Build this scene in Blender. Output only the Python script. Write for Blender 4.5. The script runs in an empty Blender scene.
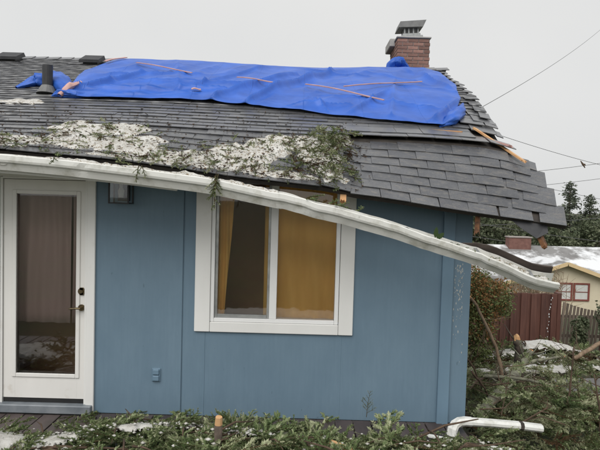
import bpy, math, random
import numpy as np
from mathutils import Vector, Matrix, Euler, noise

R = math.radians
scene = bpy.context.scene
COL = scene.collection

# ------------------------------------------------------------------ camera
cam_d = bpy.data.cameras.new('camera')
cam = bpy.data.objects.new('camera', cam_d)
COL.objects.link(cam)
cam_d.sensor_width = 36.0
cam_d.lens = 36.0 * 540 / 600
cam_d.clip_start = 0.05
cam_d.clip_end = 3000
PITCH, ROLL = R(-2.5), R(1.6)
cam.matrix_world = (Matrix.Translation((0, -4.9, 1.95)) @ Matrix.Rotation(R(90) + PITCH, 4, 'X')
                    @ Matrix.Rotation(ROLL, 4, 'Z'))
scene.camera = cam

# ------------------------------------------------------------------ sky, sun, exposure
SUN_EL, SUN_AZ = R(50), R(200)          # overcast: a broad soft sun behind the camera's left shoulder
world = bpy.data.worlds.new('World')
scene.world = world
world.use_nodes = True
wn, wl = world.node_tree.nodes, world.node_tree.links
wn.clear()
w_out = wn.new('ShaderNodeOutputWorld')
w_bg = wn.new('ShaderNodeBackground')
w_sky = wn.new('ShaderNodeTexSky')
w_sky.sky_type = 'NISHITA'
w_sky.sun_disc = False
w_sky.sun_elevation = SUN_EL
w_sky.sun_rotation = SUN_AZ
w_sky.dust_density = 4.0
w_hs = wn.new('ShaderNodeHueSaturation')
w_hs.inputs['Saturation'].default_value = 0.15
w_mix = wn.new('ShaderNodeMixRGB')
w_mix.inputs[0].default_value = 0.9
w_noise = wn.new('ShaderNodeTexNoise')
w_noise.inputs['Scale'].default_value = 1.6
w_noise.inputs['Detail'].default_value = 4
w_ramp = wn.new('ShaderNodeValToRGB')
w_ramp.color_ramp.elements[0].position = 0.3
w_ramp.color_ramp.elements[0].color = (6.6, 6.7, 6.75, 1)
w_ramp.color_ramp.elements[1].position = 0.75
w_ramp.color_ramp.elements[1].color = (7.5, 7.5, 7.4, 1)
w_tc = wn.new('ShaderNodeTexCoord')
wl.new(w_tc.outputs['Generated'], w_noise.inputs['Vector'])
wl.new(w_noise.outputs['Fac'], w_ramp.inputs[0])
wl.new(w_sky.outputs[0], w_hs.inputs['Color'])
wl.new(w_hs.outputs[0], w_mix.inputs[1])
wl.new(w_ramp.outputs[0], w_mix.inputs[2])
wl.new(w_mix.outputs[0], w_bg.inputs['Color'])
w_bg.inputs['Strength'].default_value = 0.075
wl.new(w_bg.outputs[0], w_out.inputs[0])

sun_d = bpy.data.lights.new('sun', 'SUN')
sun_d.energy = 1.5
sun_d.angle = R(50)
sun_d.color = (1.0, 0.985, 0.96)
sun = bpy.data.objects.new('sun', sun_d)
COL.objects.link(sun)
sdir = Vector((math.sin(SUN_AZ) * math.cos(SUN_EL), math.cos(SUN_AZ) * math.cos(SUN_EL), math.sin(SUN_EL)))
sun.rotation_euler = sdir.to_track_quat('Z', 'Y').to_euler()
sun.location = sdir * 30

vs = scene.view_settings
vs.view_transform = 'Standard'
vs.look = 'None'
vs.gamma = 1
vs.use_curve_mapping = False
vs.exposure = 0.58
scene.cycles.max_bounces = 8
scene.cycles.transparent_max_bounces = 12

# ------------------------------------------------------------------ materials
MATS = {}


def nodes_of(name):
    m = bpy.data.materials.new(name)
    m.use_nodes = True
    nt = m.node_tree
    nt.nodes.clear()
    out = nt.nodes.new('ShaderNodeOutputMaterial')
    b = nt.nodes.new('ShaderNodeBsdfPrincipled')
    nt.links.new(b.outputs[0], out.inputs[0])
    MATS[name] = m
    return m, nt, b, out


def N(nt, t, **kw):
    n = nt.nodes.new(t)
    for k, v in kw.items():
        if hasattr(n, k):
            setattr(n, k, v)
        else:
            n.inputs[k].default_value = v
    return n


def c4(c):
    return (c[0], c[1], c[2], 1)


def ramp(nt, fac, stops):
    r = nt.nodes.new('ShaderNodeValToRGB')
    el = r.color_ramp.elements
    while len(el) > len(stops):
        el.remove(el[-1])
    while len(el) < len(stops):
        el.new(1)
    for e, (p, c) in zip(el, stops):
        e.position = p
        e.color = c4(c) if len(c) == 3 else c
    nt.links.new(fac, r.inputs[0])
    return r.outputs[0]


def mixc(nt, fac, a, b, blend='MIX'):
    m = nt.nodes.new('ShaderNodeMixRGB')
    m.blend_type = blend
    for i, v in ((0, fac), (1, a), (2, b)):
        if isinstance(v, (int, float)):
            m.inputs[i].default_value = v
        elif isinstance(v, tuple):
            m.inputs[i].default_value = c4(v)
        else:
            nt.links.new(v, m.inputs[i])
    return m.outputs[0]


def coords(nt, kind='Object', scale=(1, 1, 1)):
    tc = nt.nodes.new('ShaderNodeTexCoord')
    mp = nt.nodes.new('ShaderNodeMapping')
    mp.inputs['Scale'].default_value = scale
    if kind == 'World':
        g = nt.nodes.new('ShaderNodeNewGeometry')
        nt.links.new(g.outputs['Position'], mp.inputs['Vector'])
    else:
        nt.links.new(tc.outputs[kind], mp.inputs['Vector'])
    return mp.outputs[0]


def noise_n(nt, vec, scale, detail=4, rough=0.55):
    n = nt.nodes.new('ShaderNodeTexNoise')
    n.inputs['Scale'].default_value = scale
    n.inputs['Detail'].default_value = detail
    n.inputs['Roughness'].default_value = rough
    nt.links.new(vec, n.inputs['Vector'])
    return n.outputs['Fac']


def bump(nt, b, h, strength=0.3, dist=0.01):
    n = nt.nodes.new('ShaderNodeBump')
    n.inputs['Strength'].default_value = strength
    n.inputs['Distance'].default_value = dist
    nt.links.new(h, n.inputs['Height'])
    nt.links.new(n.outputs[0], b.inputs['Normal'])


def noisy(name, ca, cb, scale=8, rough=0.6, stretch=(1, 1, 1), dirt=None, dirt_scale=2.0, dirt_lo=0.55, dirt_hi=0.75,
          bump_s=0.15, bump_scale=60, bump_d=0.004, spec=0.5, kind='World', rnd=0.0):
    m, nt, b, out = nodes_of(name)
    v = coords(nt, kind, stretch)
    col = ramp(nt, noise_n(nt, v, scale, 5), [(0.3, ca), (0.7, cb)])
    if dirt:
        v2 = coords(nt, kind, (1, 1, 1))
        f = ramp(nt, noise_n(nt, v2, dirt_scale, 6, 0.65), [(dirt_lo, (0, 0, 0)), (dirt_hi, (1, 1, 1))])
        col = mixc(nt, f, col, dirt)
    if rnd:
        oi = nt.nodes.new('ShaderNodeObjectInfo')
        fr = ramp(nt, oi.outputs['Random'], [(0, (1 - rnd,) * 3), (1, (1 + rnd,) * 3)])
        col = mixc(nt, 1.0, col, fr, 'MULTIPLY')
    nt.links.new(col, b.inputs['Base Color'])
    b.inputs['Roughness'].default_value = rough
    b.inputs['Specular IOR Level'].default_value = spec
    if bump_s:
        bump(nt, b, noise_n(nt, v, bump_scale, 3), bump_s, bump_d)
    return m


# painted plywood siding, wood grain running upright, faint dirt streaks
m, nt, b, out = nodes_of('siding')
v = coords(nt, 'World', (1, 1, 0.06))
grain = noise_n(nt, v, 45, 5, 0.6)
big = noise_n(nt, coords(nt, 'World', (1, 1, 0.45)), 2.4, 6, 0.68)
col = ramp(nt, big, [(0.3, (0.128, 0.200, 0.264)), (0.7, (0.164, 0.244, 0.312))])
col = mixc(nt, ramp(nt, grain, [(0.35, (0.35, 0.35, 0.35)), (0.7, (0, 0, 0))]), col, (0.118, 0.186, 0.246))
spk = ramp(nt, noise_n(nt, coords(nt, 'World', (1, 1, 0.35)), 26, 3, 0.5), [(0.70, (0, 0, 0)), (0.76, (0.55, 0.55, 0.55))])
col = mixc(nt, spk, col, (0.07, 0.11, 0.14))
nt.links.new(col, b.inputs['Base Color'])
b.inputs['Roughness'].default_value = 0.55
bump(nt, b, grain, 0.25, 0.004)

noisy('trim_blue', (0.135, 0.215, 0.288), (0.16, 0.25, 0.33), 4, 0.5, (1, 1, 0.1), bump_s=0.15)
noisy('white_paint', (0.74, 0.735, 0.71), (0.81, 0.805, 0.78), 3, 0.45, (1, 1, 0.3), dirt=(0.45, 0.40, 0.32), dirt_lo=0.62,
      dirt_hi=0.95, bump_s=0.05)
noisy('door_paint', (0.73, 0.715, 0.68), (0.80, 0.785, 0.75), 3, 0.4, (1, 1, 0.3), dirt=(0.42, 0.35, 0.25), dirt_scale=3.5,
      dirt_lo=0.60, dirt_hi=0.9, bump_s=0.04)
noisy('vinyl_white', (0.78, 0.78, 0.77), (0.82, 0.82, 0.81), 3, 0.35, bump_s=0.0)
noisy('gutter_paint', (0.70, 0.70, 0.66), (0.79, 0.785, 0.75), 2.2, 0.38, (1, 1, 1), dirt=(0.34, 0.33, 0.25), dirt_scale=7,
      dirt_lo=0.50, dirt_hi=0.82, bump_s=0.05)
noisy('dark_rubber', (0.012, 0.012, 0.013), (0.02, 0.02, 0.02), 10, 0.5, bump_s=0)
noisy('black_metal', (0.012, 0.012, 0.014), (0.025, 0.025, 0.027), 20, 0.45, bump_s=0.05)
noisy('dark_plastic', (0.02, 0.021, 0.024), (0.04, 0.04, 0.043), 12, 0.55, bump_s=0.05)
noisy('lead_grey', (0.10, 0.10, 0.10), (0.18, 0.18, 0.175), 9, 0.5, bump_s=0.2)
noisy('roof_deck', (0.03, 0.026, 0.023), (0.06, 0.05, 0.042), 9, 0.85)
noisy('old_fascia', (0.020, 0.016, 0.014), (0.075, 0.058, 0.048), 14, 0.9, (0.2, 1, 1), bump_s=0.5, bump_scale=30)
noisy('fresh_wood', (0.52, 0.26, 0.11), (0.68, 0.42, 0.21), 14, 0.7, (0.15, 1, 1), kind='Object')
noisy('heart_wood', (0.07, 0.035, 0.02), (0.27, 0.12, 0.05), 30, 0.75, kind='Object')
noisy('lath_wood', (0.46, 0.25, 0.22), (0.60, 0.38, 0.34), 9, 0.7, kind='Object', bump_s=0.1)
noisy('brick', (0.20, 0.105, 0.082), (0.31, 0.175, 0.14), 9, 0.85, dirt=(0.10, 0.075, 0.065), dirt_scale=8, kind='Object', rnd=0.3)
noisy('far_brick', (0.13, 0.062, 0.05), (0.21, 0.105, 0.085), 5, 0.85)
noisy('mortar', (0.25, 0.22, 0.20), (0.34, 0.30, 0.28), 25, 0.9)
noisy('concrete', (0.30, 0.29, 0.28), (0.42, 0.41, 0.39), 6, 0.85)
noisy('slab_grey', (0.10, 0.095, 0.092), (0.16, 0.155, 0.15), 5, 0.6)
noisy('galvanised', (0.30, 0.31, 0.31), (0.48, 0.49, 0.48), 10, 0.35, bump_s=0.05)
MATS['galvanised'].node_tree.nodes['Principled BSDF'].inputs['Metallic'].default_value = 0.6
noisy('deck_wood', (0.048, 0.034, 0.031), (0.090, 0.068, 0.062), 6, 0.42, (1, 0.1, 1), dirt=(0.03, 0.025, 0.02), dirt_scale=4,
      bump_s=0.3, bump_scale=40, rnd=0.2)
noisy('sill_grey', (0.15, 0.17, 0.19), (0.24, 0.26, 0.28), 8, 0.4)
noisy('brass', (0.16, 0.12, 0.07), (0.25, 0.20, 0.12), 20, 0.3, bump_s=0)
MATS['brass'].node_tree.nodes['Principled BSDF'].inputs['Metallic'].default_value = 0.9
noisy('amber_cloth', (0.72, 0.40, 0.10), (0.88, 0.52, 0.15), 5, 0.85, (1, 1, 0.2), bump_s=0.1)
noisy('taupe_cloth', (0.34, 0.24, 0.21), (0.43, 0.31, 0.28), 4, 0.85, (1, 1, 0.1), bump_s=0.1)
noisy('room_paint', (0.36, 0.20, 0.10), (0.44, 0.25, 0.13), 3, 0.8)
noisy('dark_cloth', (0.10, 0.075, 0.055), (0.16, 0.12, 0.085), 6, 0.9)
noisy('fence_wood', (0.066, 0.026, 0.019), (0.118, 0.050, 0.036), 5, 0.6, (3, 3, 0.25), bump_s=0.3, bump_scale=20, rnd=0.3)
noisy('picket_wood', (0.11, 0.085, 0.066), (0.19, 0.15, 0.115), 5, 0.8, (3, 3, 0.25), rnd=0.25)
noisy('cream_wall', (0.62, 0.55, 0.40), (0.70, 0.62, 0.47), 2, 0.85)
noisy('cream_trim', (0.62, 0.46, 0.25), (0.68, 0.52, 0.30), 4, 0.6)
noisy('red_frame', (0.17, 0.045, 0.035), (0.23, 0.07, 0.055), 4, 0.6)
noisy('far_roof', (0.16, 0.155, 0.15), (0.25, 0.245, 0.24), 1.5, 0.8, dirt=(0.70, 0.71, 0.72), dirt_scale=0.45, dirt_lo=0.45,
      dirt_hi=0.56)
noisy('blind', (0.55, 0.55, 0.52), (0.62, 0.62, 0.59), 5, 0.8)
noisy('bark', (0.055, 0.042, 0.032), (0.13, 0.10, 0.078), 22, 0.9, (1, 1, 1), dirt=(0.19, 0.20, 0.13), dirt_scale=6, dirt_lo=0.5,
      dirt_hi=0.7, bump_s=0.6, bump_scale=35, bump_d=0.01)
noisy('mossy_bark', (0.10, 0.095, 0.07), (0.20, 0.19, 0.145), 16, 0.95, dirt=(0.26, 0.26, 0.18), dirt_scale=9, dirt_lo=0.40,
      dirt_hi=0.6, bump_s=0.7, bump_scale=40, bump_d=0.012)
noisy('twig_bark', (0.06, 0.038, 0.024), (0.13, 0.085, 0.055), 18, 0.85, bump_s=0.3)
noisy('pale_twig', (0.16, 0.105, 0.065), (0.28, 0.20, 0.13), 18, 0.8, bump_s=0.3)
noisy('ground_mat', (0.045, 0.034, 0.022), (0.085, 0.068, 0.042), 3, 0.95, dirt=(0.045, 0.065, 0.022), dirt_scale=0.8, dirt_lo=0.4,
      dirt_hi=0.6, bump_s=0.6, bump_scale=12, bump_d=0.03)
noisy('wire', (0.07, 0.07, 0.07), (0.10, 0.10, 0.10), 5, 0.6, bump_s=0)

# wet snow full of sawdust, bark crumbs and needle specks
for nm, lo in (('snow', 0.63), ('dirty_snow', 0.53)):
    m, nt, b, out = nodes_of(nm)
    v = coords(nt, 'World')
    base = ramp(nt, noise_n(nt, v, 9, 6, 0.7), [(0.25, (0.34, 0.32, 0.28)), (0.5, (0.55, 0.535, 0.495)), (0.75, (0.68, 0.675, 0.655))])
    f1 = ramp(nt, noise_n(nt, v, 38, 4, 0.7), [(lo, (0, 0, 0)), (lo + 0.09, (1, 1, 1))])
    col = mixc(nt, f1, base, (0.20, 0.15, 0.085))
    f2 = ramp(nt, noise_n(nt, v, 70, 3, 0.7), [(lo + 0.08, (0, 0, 0)), (lo + 0.13, (1, 1, 1))])
    col = mixc(nt, f2, col, (0.05, 0.06, 0.03))
    nt.links.new(col, b.inputs['Base Color'])
    b.inputs['Roughness'].default_value = 0.45
    b.inputs['Subsurface Weight'].default_value = 0.25
    b.inputs['Subsurface Radius'].default_value = (0.02, 0.02, 0.02)
    b.inputs['Subsurface Scale'].default_value = 0.5
    bump(nt, b, noise_n(nt, v, 32, 6, 0.65), 0.6, 0.014)

# asphalt shingle: granules, weathered streaks, one tone per shingle
for nm, rs in (('shingle', 'obj'), ('shingle_field', 'attr')):
    m, nt, b, out = nodes_of(nm)
    v = coords(nt, 'World')
    if rs == 'obj':
        rv = nt.nodes.new('ShaderNodeObjectInfo').outputs['Random']
    else:
        a = nt.nodes.new('ShaderNodeAttribute')
        a.attribute_name = 'tone'
        rv = a.outputs['Fac']
    col = ramp(nt, rv, [(0.0, (0.066, 0.069, 0.078)), (0.5, (0.082, 0.085, 0.094)), (1.0, (0.104, 0.107, 0.115))])
    gran = ramp(nt, noise_n(nt, v, 160, 2, 0.7), [(0.3, (0.55, 0.55, 0.56)), (0.72, (1.5, 1.5, 1.48))])
    col = mixc(nt, 1.0, col, gran, 'MULTIPLY')
    st = ramp(nt, noise_n(nt, v, 2.3, 5, 0.65), [(0.35, (0.75, 0.75, 0.76)), (0.7, (1.25, 1.24, 1.22))])
    col = mixc(nt, 1.0, col, st, 'MULTIPLY')
    lit = ramp(nt, noise_n(nt, coords(nt, 'World', (1, 3, 3)), 11, 6, 0.75), [(0.50, (0, 0, 0)), (0.68, (0.55, 0.55, 0.55))])
    col = mixc(nt, lit, col, (0.21, 0.19, 0.16))
    nt.links.new(col, b.inputs['Base Color'])
    b.inputs['Roughness'].default_value = 0.36
    b.inputs['Specular IOR Level'].default_value = 0.7
    b.inputs['Coat Weight'].default_value = 0.6
    b.inputs['Coat Roughness'].default_value = 0.28
    bump(nt, b, noise_n(nt, v, 240, 2, 0.8), 0.25, 0.003)

# woven polyethylene tarp
m, nt, b, out = nodes_of('tarp_blue')
v = coords(nt, 'World')
col = ramp(nt, noise_n(nt, v, 3.0, 5, 0.6), [(0.3, (0.018, 0.086, 0.39)), (0.7, (0.036, 0.138, 0.57))])
scr = ramp(nt, noise_n(nt, coords(nt, 'World', (1, 2.5, 2.5)), 9, 6, 0.75), [(0.60, (0, 0, 0)), (0.72, (0.35, 0.35, 0.35))])
col = mixc(nt, scr, col, (0.09, 0.20, 0.60))
nt.links.new(col, b.inputs['Base Color'])
b.inputs['Roughness'].default_value = 0.45
b.inputs['Specular IOR Level'].default_value = 0.4
wr = N(nt, 'ShaderNodeTexNoise', noise_type='RIDGED_MULTIFRACTAL')
wr.inputs['Scale'].default_value = 2.6
wr.inputs['Detail'].default_value = 5
nt.links.new(coords(nt, 'World', (1.5, 0.8, 0.8)), wr.inputs['Vector'])
bk = nt.nodes.new('ShaderNodeTexBrick')
bk.offset = 0.0
bk.inputs['Scale'].default_value = 1.0
bk.inputs['Brick Width'].default_value = 0.62
bk.inputs['Row Height'].default_value = 0.55
bk.inputs['Mortar Size'].default_value = 0.008
bk.inputs['Mortar Smooth'].default_value = 1.0
nt.links.new(coords(nt, 'World', (1, 1.08, 0)), bk.inputs['Vector'])
hsum = nt.nodes.new('ShaderNodeMath')
hsum.operation = 'MULTIPLY_ADD'
nt.links.new(bk.outputs['Fac'], hsum.inputs[0])
hsum.inputs[1].default_value = 0.35
nt.links.new(wr.outputs['Fac'], hsum.inputs[2])
bump(nt, b, hsum.outputs[0], 0.4, 0.03)

# foliage: one tone value per shoot, stored on the mesh
def foliage(name, stops, rough=0.6):
    m, nt, b, out = nodes_of(name)
    a = nt.nodes.new('ShaderNodeAttribute')
    a.attribute_name = 'tone'
    col = ramp(nt, a.outputs['Fac'], stops)
    nt.links.new(col, b.inputs['Base Color'])
    b.inputs['Roughness'].default_value = rough
    b.inputs['Specular IOR Level'].default_value = 0.35
    tr = nt.nodes.new('ShaderNodeBsdfTranslucent')
    nt.links.new(col, tr.inputs['Color'])
    ms = nt.nodes.new('ShaderNodeMixShader')
    ms.inputs[0].default_value = 0.2
    nt.links.new(b.outputs[0], ms.inputs[1])
    nt.links.new(tr.outputs[0], ms.inputs[2])
    nt.links.new(ms.outputs[0], out.inputs[0])
    return m


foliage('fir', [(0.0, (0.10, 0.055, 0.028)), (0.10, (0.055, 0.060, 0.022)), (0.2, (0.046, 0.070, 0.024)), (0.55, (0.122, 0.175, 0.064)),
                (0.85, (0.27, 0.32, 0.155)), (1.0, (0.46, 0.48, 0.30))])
foliage('cedar', [(0.0, (0.20, 0.09, 0.036)), (0.45, (0.34, 0.19, 0.075)), (0.6, (0.09, 0.115, 0.04)), (1.0, (0.20, 0.23, 0.085))])
foliage('far_conifer', [(0.0, (0.055, 0.066, 0.048)), (0.6, (0.098, 0.115, 0.082)), (1.0, (0.15, 0.17, 0.12))])  # greens lightened: distance haze is painted into the needle colour
foliage('far_leaf', [(0.0, (0.055, 0.074, 0.038)), (0.6, (0.10, 0.12, 0.066)), (1.0, (0.18, 0.19, 0.115))])  # haze over the far trees put into these paler greens; nearer bushes share them
foliage('broad_leaf', [(0.0, (0.05, 0.085, 0.03)), (1.0, (0.17, 0.22, 0.08))], 0.4)

# window glass: see-through with a Fresnel reflection
m, nt, b, out = nodes_of('glass')
nt.nodes.remove(b)
tr = nt.nodes.new('ShaderNodeBsdfTransparent')
tr.inputs[0].default_value = (0.985, 0.99, 0.985, 1)
gl = nt.nodes.new('ShaderNodeBsdfGlossy')
gl.inputs['Roughness'].default_value = 0.02
fr = nt.nodes.new('ShaderNodeFresnel')
fr.inputs['IOR'].default_value = 1.65
mx = nt.nodes.new('ShaderNodeMixShader')
nt.links.new(fr.outputs[0], mx.inputs[0])
nt.links.new(tr.outputs[0], mx.inputs[1])
nt.links.new(gl.outputs[0], mx.inputs[2])
nt.links.new(mx.outputs[0], out.inputs[0])

m, nt, b, out = nodes_of('water')
b.inputs['Base Color'].default_value = (0.9, 0.92, 0.93, 1)
b.inputs['Roughness'].default_value = 0.05
b.inputs['IOR'].default_value = 1.33
b.inputs['Transmission Weight'].default_value = 0.7


# ------------------------------------------------------------------ builders
def link_obj(name, mesh, mat=None, parent=None):
    o = bpy.data.objects.new(name, mesh)
    COL.objects.link(o)
    if mat is not None:
        mesh.materials.append(MATS[mat])
    if parent is not None:
        o.parent = parent
    return o


def thing(name, label, cat, loc=(0, 0, 0), group=None):
    o = bpy.data.objects.new(name, None)
    COL.objects.link(o)
    o.location = loc
    o.empty_display_size = 0.2
    o['label'] = label
    o['category'] = cat
    if group:
        o['group'] = group
    return o


def tag(o, label, cat=None, group=None, kind=None):
    if label:
        o['label'] = label
    if cat:
        o['category'] = cat
    if group:
        o['group'] = group
    if kind:
        o['kind'] = kind
    return o


class MB:
    """collects world-space geometry, then links it as one mesh object"""

    def __init__(s):
        s.v, s.f = [], []

    def add(s, vs, fs):
        o = len(s.v)
        s.v += [tuple(p) for p in vs]
        s.f += [tuple(i + o for i in f) for f in fs]

    def box(s, x0, x1, y0, y1, z0, z1, bev=0.0):
        if bev:
            b = bev
            vs = []
            for z, iz in ((z0, 0), (z0 + b, 1), (z1 - b, 1), (z1, 0)):
                i = 0 if iz else b
                xa, xb, ya, yb = x0 + i, x1 - i, y0 + i, y1 - i
                if iz:
                    vs += [(xa + b, ya, z), (xb - b, ya, z), (xb, ya + b, z), (xb, yb - b, z), (xb - b, yb, z), (xa + b, yb, z),
                           (xa, yb - b, z), (xa, ya + b, z)]
                else:
                    vs += [(xa + b * .4, ya, z), (xb - b * .4, ya, z), (xb, ya + b * .4, z), (xb, yb - b * .4, z), (xb - b * .4, yb, z),
                           (xa + b * .4, yb, z), (xa, yb - b * .4, z), (xa, ya + b * .4, z)]
            fs = [tuple(range(7, -1, -1)), tuple(range(24, 32))]
            for k in range(3):
                for i in range(8):
                    j = (i + 1) % 8
                    fs.append((k * 8 + i, k * 8 + j, k * 8 + 8 + j, k * 8 + 8 + i))
            s.add(vs, fs)
        else:
            s.add([(x0, y0, z0), (x1, y0, z0), (x1, y1, z0), (x0, y1, z0), (x0, y0, z1), (x1, y0, z1), (x1, y1, z1), (x0, y1, z1)],
                  [(3, 2, 1, 0), (4, 5, 6, 7), (0, 1, 5, 4), (1, 2, 6, 5), (2, 3, 7, 6), (3, 0, 4, 7)])
        return s

    def hexa(s, p):
        s.add(p, [(3, 2, 1, 0), (4, 5, 6, 7), (0, 1, 5, 4), (1, 2, 6, 5), (2, 3, 7, 6), (3, 0, 4, 7)])
        return s

    def beam(s, a, b, w, h, up=(0, 0, 1)):
        a, b = Vector(a), Vector(b)
        d = (b - a).normalized()
        sx = d.cross(Vector(up)).normalized()
        sz = sx.cross(d)
        sx, sz = sx * w / 2, sz * h / 2
        s.hexa([a - sx - sz, a + sx - sz, b + sx - sz, b - sx - sz, a - sx + sz, a + sx + sz, b + sx + sz, b - sx + sz])
        return s

    def tube(s, pts, rads, n=8, cap=True, jag=0.0, rng=None):
        pts = [Vector(p) for p in pts]
        if isinstance(rads, (int, float)):
            rads = [rads] * len(pts)
        o = len(s.v)
        ref = Vector((0, 0, 1))
        d0 = (pts[1] - pts[0]).normalized()
        if abs(d0.dot(ref)) > 0.9:
            ref = Vector((1, 0, 0))
        for i, p in enumerate(pts):
            d = (pts[min(i + 1, len(pts) - 1)] - pts[max(i - 1, 0)]).normalized()
            a = d.cross(ref).normalized()
            b = a.cross(d)
            for k in range(n):
                t = 2 * math.pi * k / n
                r = rads[i] * (1 + (rng.uniform(-jag, jag) if rng else 0))
                s.v.append(tuple(p + a * (r * math.cos(t)) + b * (r * math.sin(t))))
        for i in range(len(pts) - 1):
            for k in range(n):
                j = (k + 1) % n
                s.f.append((o + i * n + k, o + i * n + j, o + (i + 1) * n + j, o + (i + 1) * n + k))
        if cap:
            s.f.append(tuple(o + k for k in range(n - 1, -1, -1)))
            e = o + (len(pts) - 1) * n
            s.f.append(tuple(e + k for k in range(n)))
        return s

    def grid(s, fn, us, vs_, flip=False):
        o = len(s.v)
        for u in us:
            for v in vs_:
                s.v.append(tuple(fn(u, v)))
        n = len(vs_)
        for i in range(len(us) - 1):
            for j in range(n - 1):
                q = (o + i * n + j, o + (i + 1) * n + j, o + (i + 1) * n + j + 1, o + i * n + j + 1)
                s.f.append(q[::-1] if flip else q)
        return s

    def build(s, name, mat, parent=None, smooth=False):
        me = bpy.data.meshes.new(name)
        off = Vector(parent_loc(parent))
        me.from_pydata([tuple(Vector(p) - off) for p in s.v], [], s.f)
        if smooth:
            me.polygons.foreach_set('use_smooth', [True] * len(me.polygons))
        me.update()
        return link_obj(name, me, mat, parent)


def parent_loc(p):
    loc = Vector((0, 0, 0))
    while p is not None:
        loc = loc + p.location
        p = p.parent
    return loc


def np_mesh(name, V, T, tone=None, mat=None, parent=None, smooth=False):
    """triangles from numpy arrays; tone is one value per vertex"""
    me = bpy.data.meshes.new(name)
    V = np.asarray(V, dtype=np.float32)
    off = np.array(parent_loc(parent), dtype=np.float32)
    V = V - off
    T = np.asarray(T, dtype=np.int32)
    k = T.shape[1]
    me.vertices.add(len(V))
    me.vertices.foreach_set('co', V.ravel())
    me.loops.add(T.size)
    me.loops.foreach_set('vertex_index', T.ravel())
    me.polygons.add(len(T))
    me.polygons.foreach_set('loop_start', np.arange(0, T.size, k, dtype=np.int32))
    me.polygons.foreach_set('loop_total', np.full(len(T), k, dtype=np.int32))
    if smooth:
        me.polygons.foreach_set('use_smooth', np.ones(len(T), dtype=bool))
    if tone is not None:
        at = me.attributes.new('tone', 'FLOAT', 'POINT')
        at.data.foreach_set('value', np.asarray(tone, dtype=np.float32))
    me.update(calc_edges=True)
    me.validate()
    return link_obj(name, me, mat, parent)


def interp(tab, x):
    return float(np.interp(x, [t[0] for t in tab], [t[1] for t in tab]))


def smooth01(t):
    t = min(1, max(0, t))
    return t * t * (3 - 2 * t)


# ------------------------------------------------------------------ setting: terrain
def ground_z(x, y):
    base = -0.5 - 0.147 * max(0.0, y - 0.3) if y < 26 else -0.5 - 0.147 * 25.7 - 0.03 * min(y - 26, 60)
    if y < 0.3:
        base = -0.5
    return base + 0.05 * noise.noise(Vector((x * 0.5, y * 0.5, 3.1)))


xs = sorted(set([-900, -300, -120, -60, -30] + [i * 1.0 for i in range(-20, 41)] + [60, 120, 300, 900]))
ys = sorted(set([-900, -300, -100, -50, -25] + [i * 0.8 for i in range(-20, 45)] + [45, 60, 90, 150, 300, 900]))
g = MB().grid(lambda x, y: (x, y, ground_z(x, y)), xs, ys).build('ground', 'ground_mat', smooth=True)
tag(g, None, kind='structure')

# ------------------------------------------------------------------ the house
house = thing('house', 'blue single-storey house with white trim and a storm-broken grey shingle roof', 'house')
AL = math.atan2(1.76, 4.2)
CA, SA = math.cos(AL), math.sin(AL)
VH, VR = 0.8, 4.55
TH = [(-3, 0), (-2.4, 0.5), (-1.8, 3.5), (-1.08, 7), (-0.6, 11), (-0.25, 13), (0, 14), (0.23, 15.5), (0.5, 16), (0.8, 19), (1.1, 23), (1.4, 25.8), (1.7, 28), (1.9, 27),
      (2.05, 23.5), (2.2, 20), (2.35, 17)]
HD = [(-1.6, 0), (-0.6, 0.03), (0, 0.044), (0.5, 0.056), (1.1, 0.06), (1.4, 0.072), (1.7, 0.086), (1.9, 0.124), (2.05, 0.188), (2.2, 0.232), (2.35, 0.27)]
SAG = [(-1.6, 0), (-0.4, 0.05), (0.3, 0.06), (1.0, 0.02), (2, 0)]


def soft(tab, x):
    return (interp(tab, x - 0.12) + interp(tab, x - 0.06) + interp(tab, x) + interp(tab, x + 0.06) + interp(tab, x + 0.12)) / 5


def roofP(x, v):
    hd = soft(HD, x)
    if v >= VH:
        k = 1 - smooth01((v - VH) / 1.6)
        ridge_sag = interp(SAG, x) * smooth01((v - 2.0) / 2.5)
        vv = min(v, VR)
        p = Vector((x, -0.6 + vv * CA, 2.29 + vv * SA - hd * k - ridge_sag))
        if v > VR:
            p.y += (v - VR) * CA
            p.z -= (v - VR) * SA
        return p
    a = AL + R(soft(TH, x))
    xs_ = x + 0.12 * (1 - v / VH) * smooth01((x - 1.6) / 0.5)
    hy, hz = -0.6 + VH * CA, 2.29 + VH * SA - hd - 0.04 * smooth01((x - 0.2) / 0.3)
    return Vector((xs_, hy - (VH - v) * math.cos(a), hz - (VH - v) * math.sin(a)))


def roof_frame(x, v):
    p = roofP(x, v)
    du = (roofP(x + 0.05, v) - roofP(x - 0.05, v)).normalized()
    if v < VH - 0.01:
        dv = (roofP(x, min(v + 0.1, VH)) - roofP(x, min(v + 0.1, VH) - 0.1)).normalized()
    else:
        dv = (roofP(x, v + 0.1) - p).normalized()
    n = du.cross(dv).normalized()
    dv = n.cross(du)
    return p, du, dv, n


def roof_at(x, v, h=0.0):
    p, du, dv, n = roof_frame(x, v)
    return p + n * h


DECK_CUT = [(0, 0), (0.72, 0), (0.80, 0.14), (1.0, 0.19), (1.5, 0.14), (2.2, 0.06), (3.0, 0), (5, 0)]


def deck_x(u, v):
    return min(u, 2.10 - interp(DECK_CUT, v))


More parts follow.
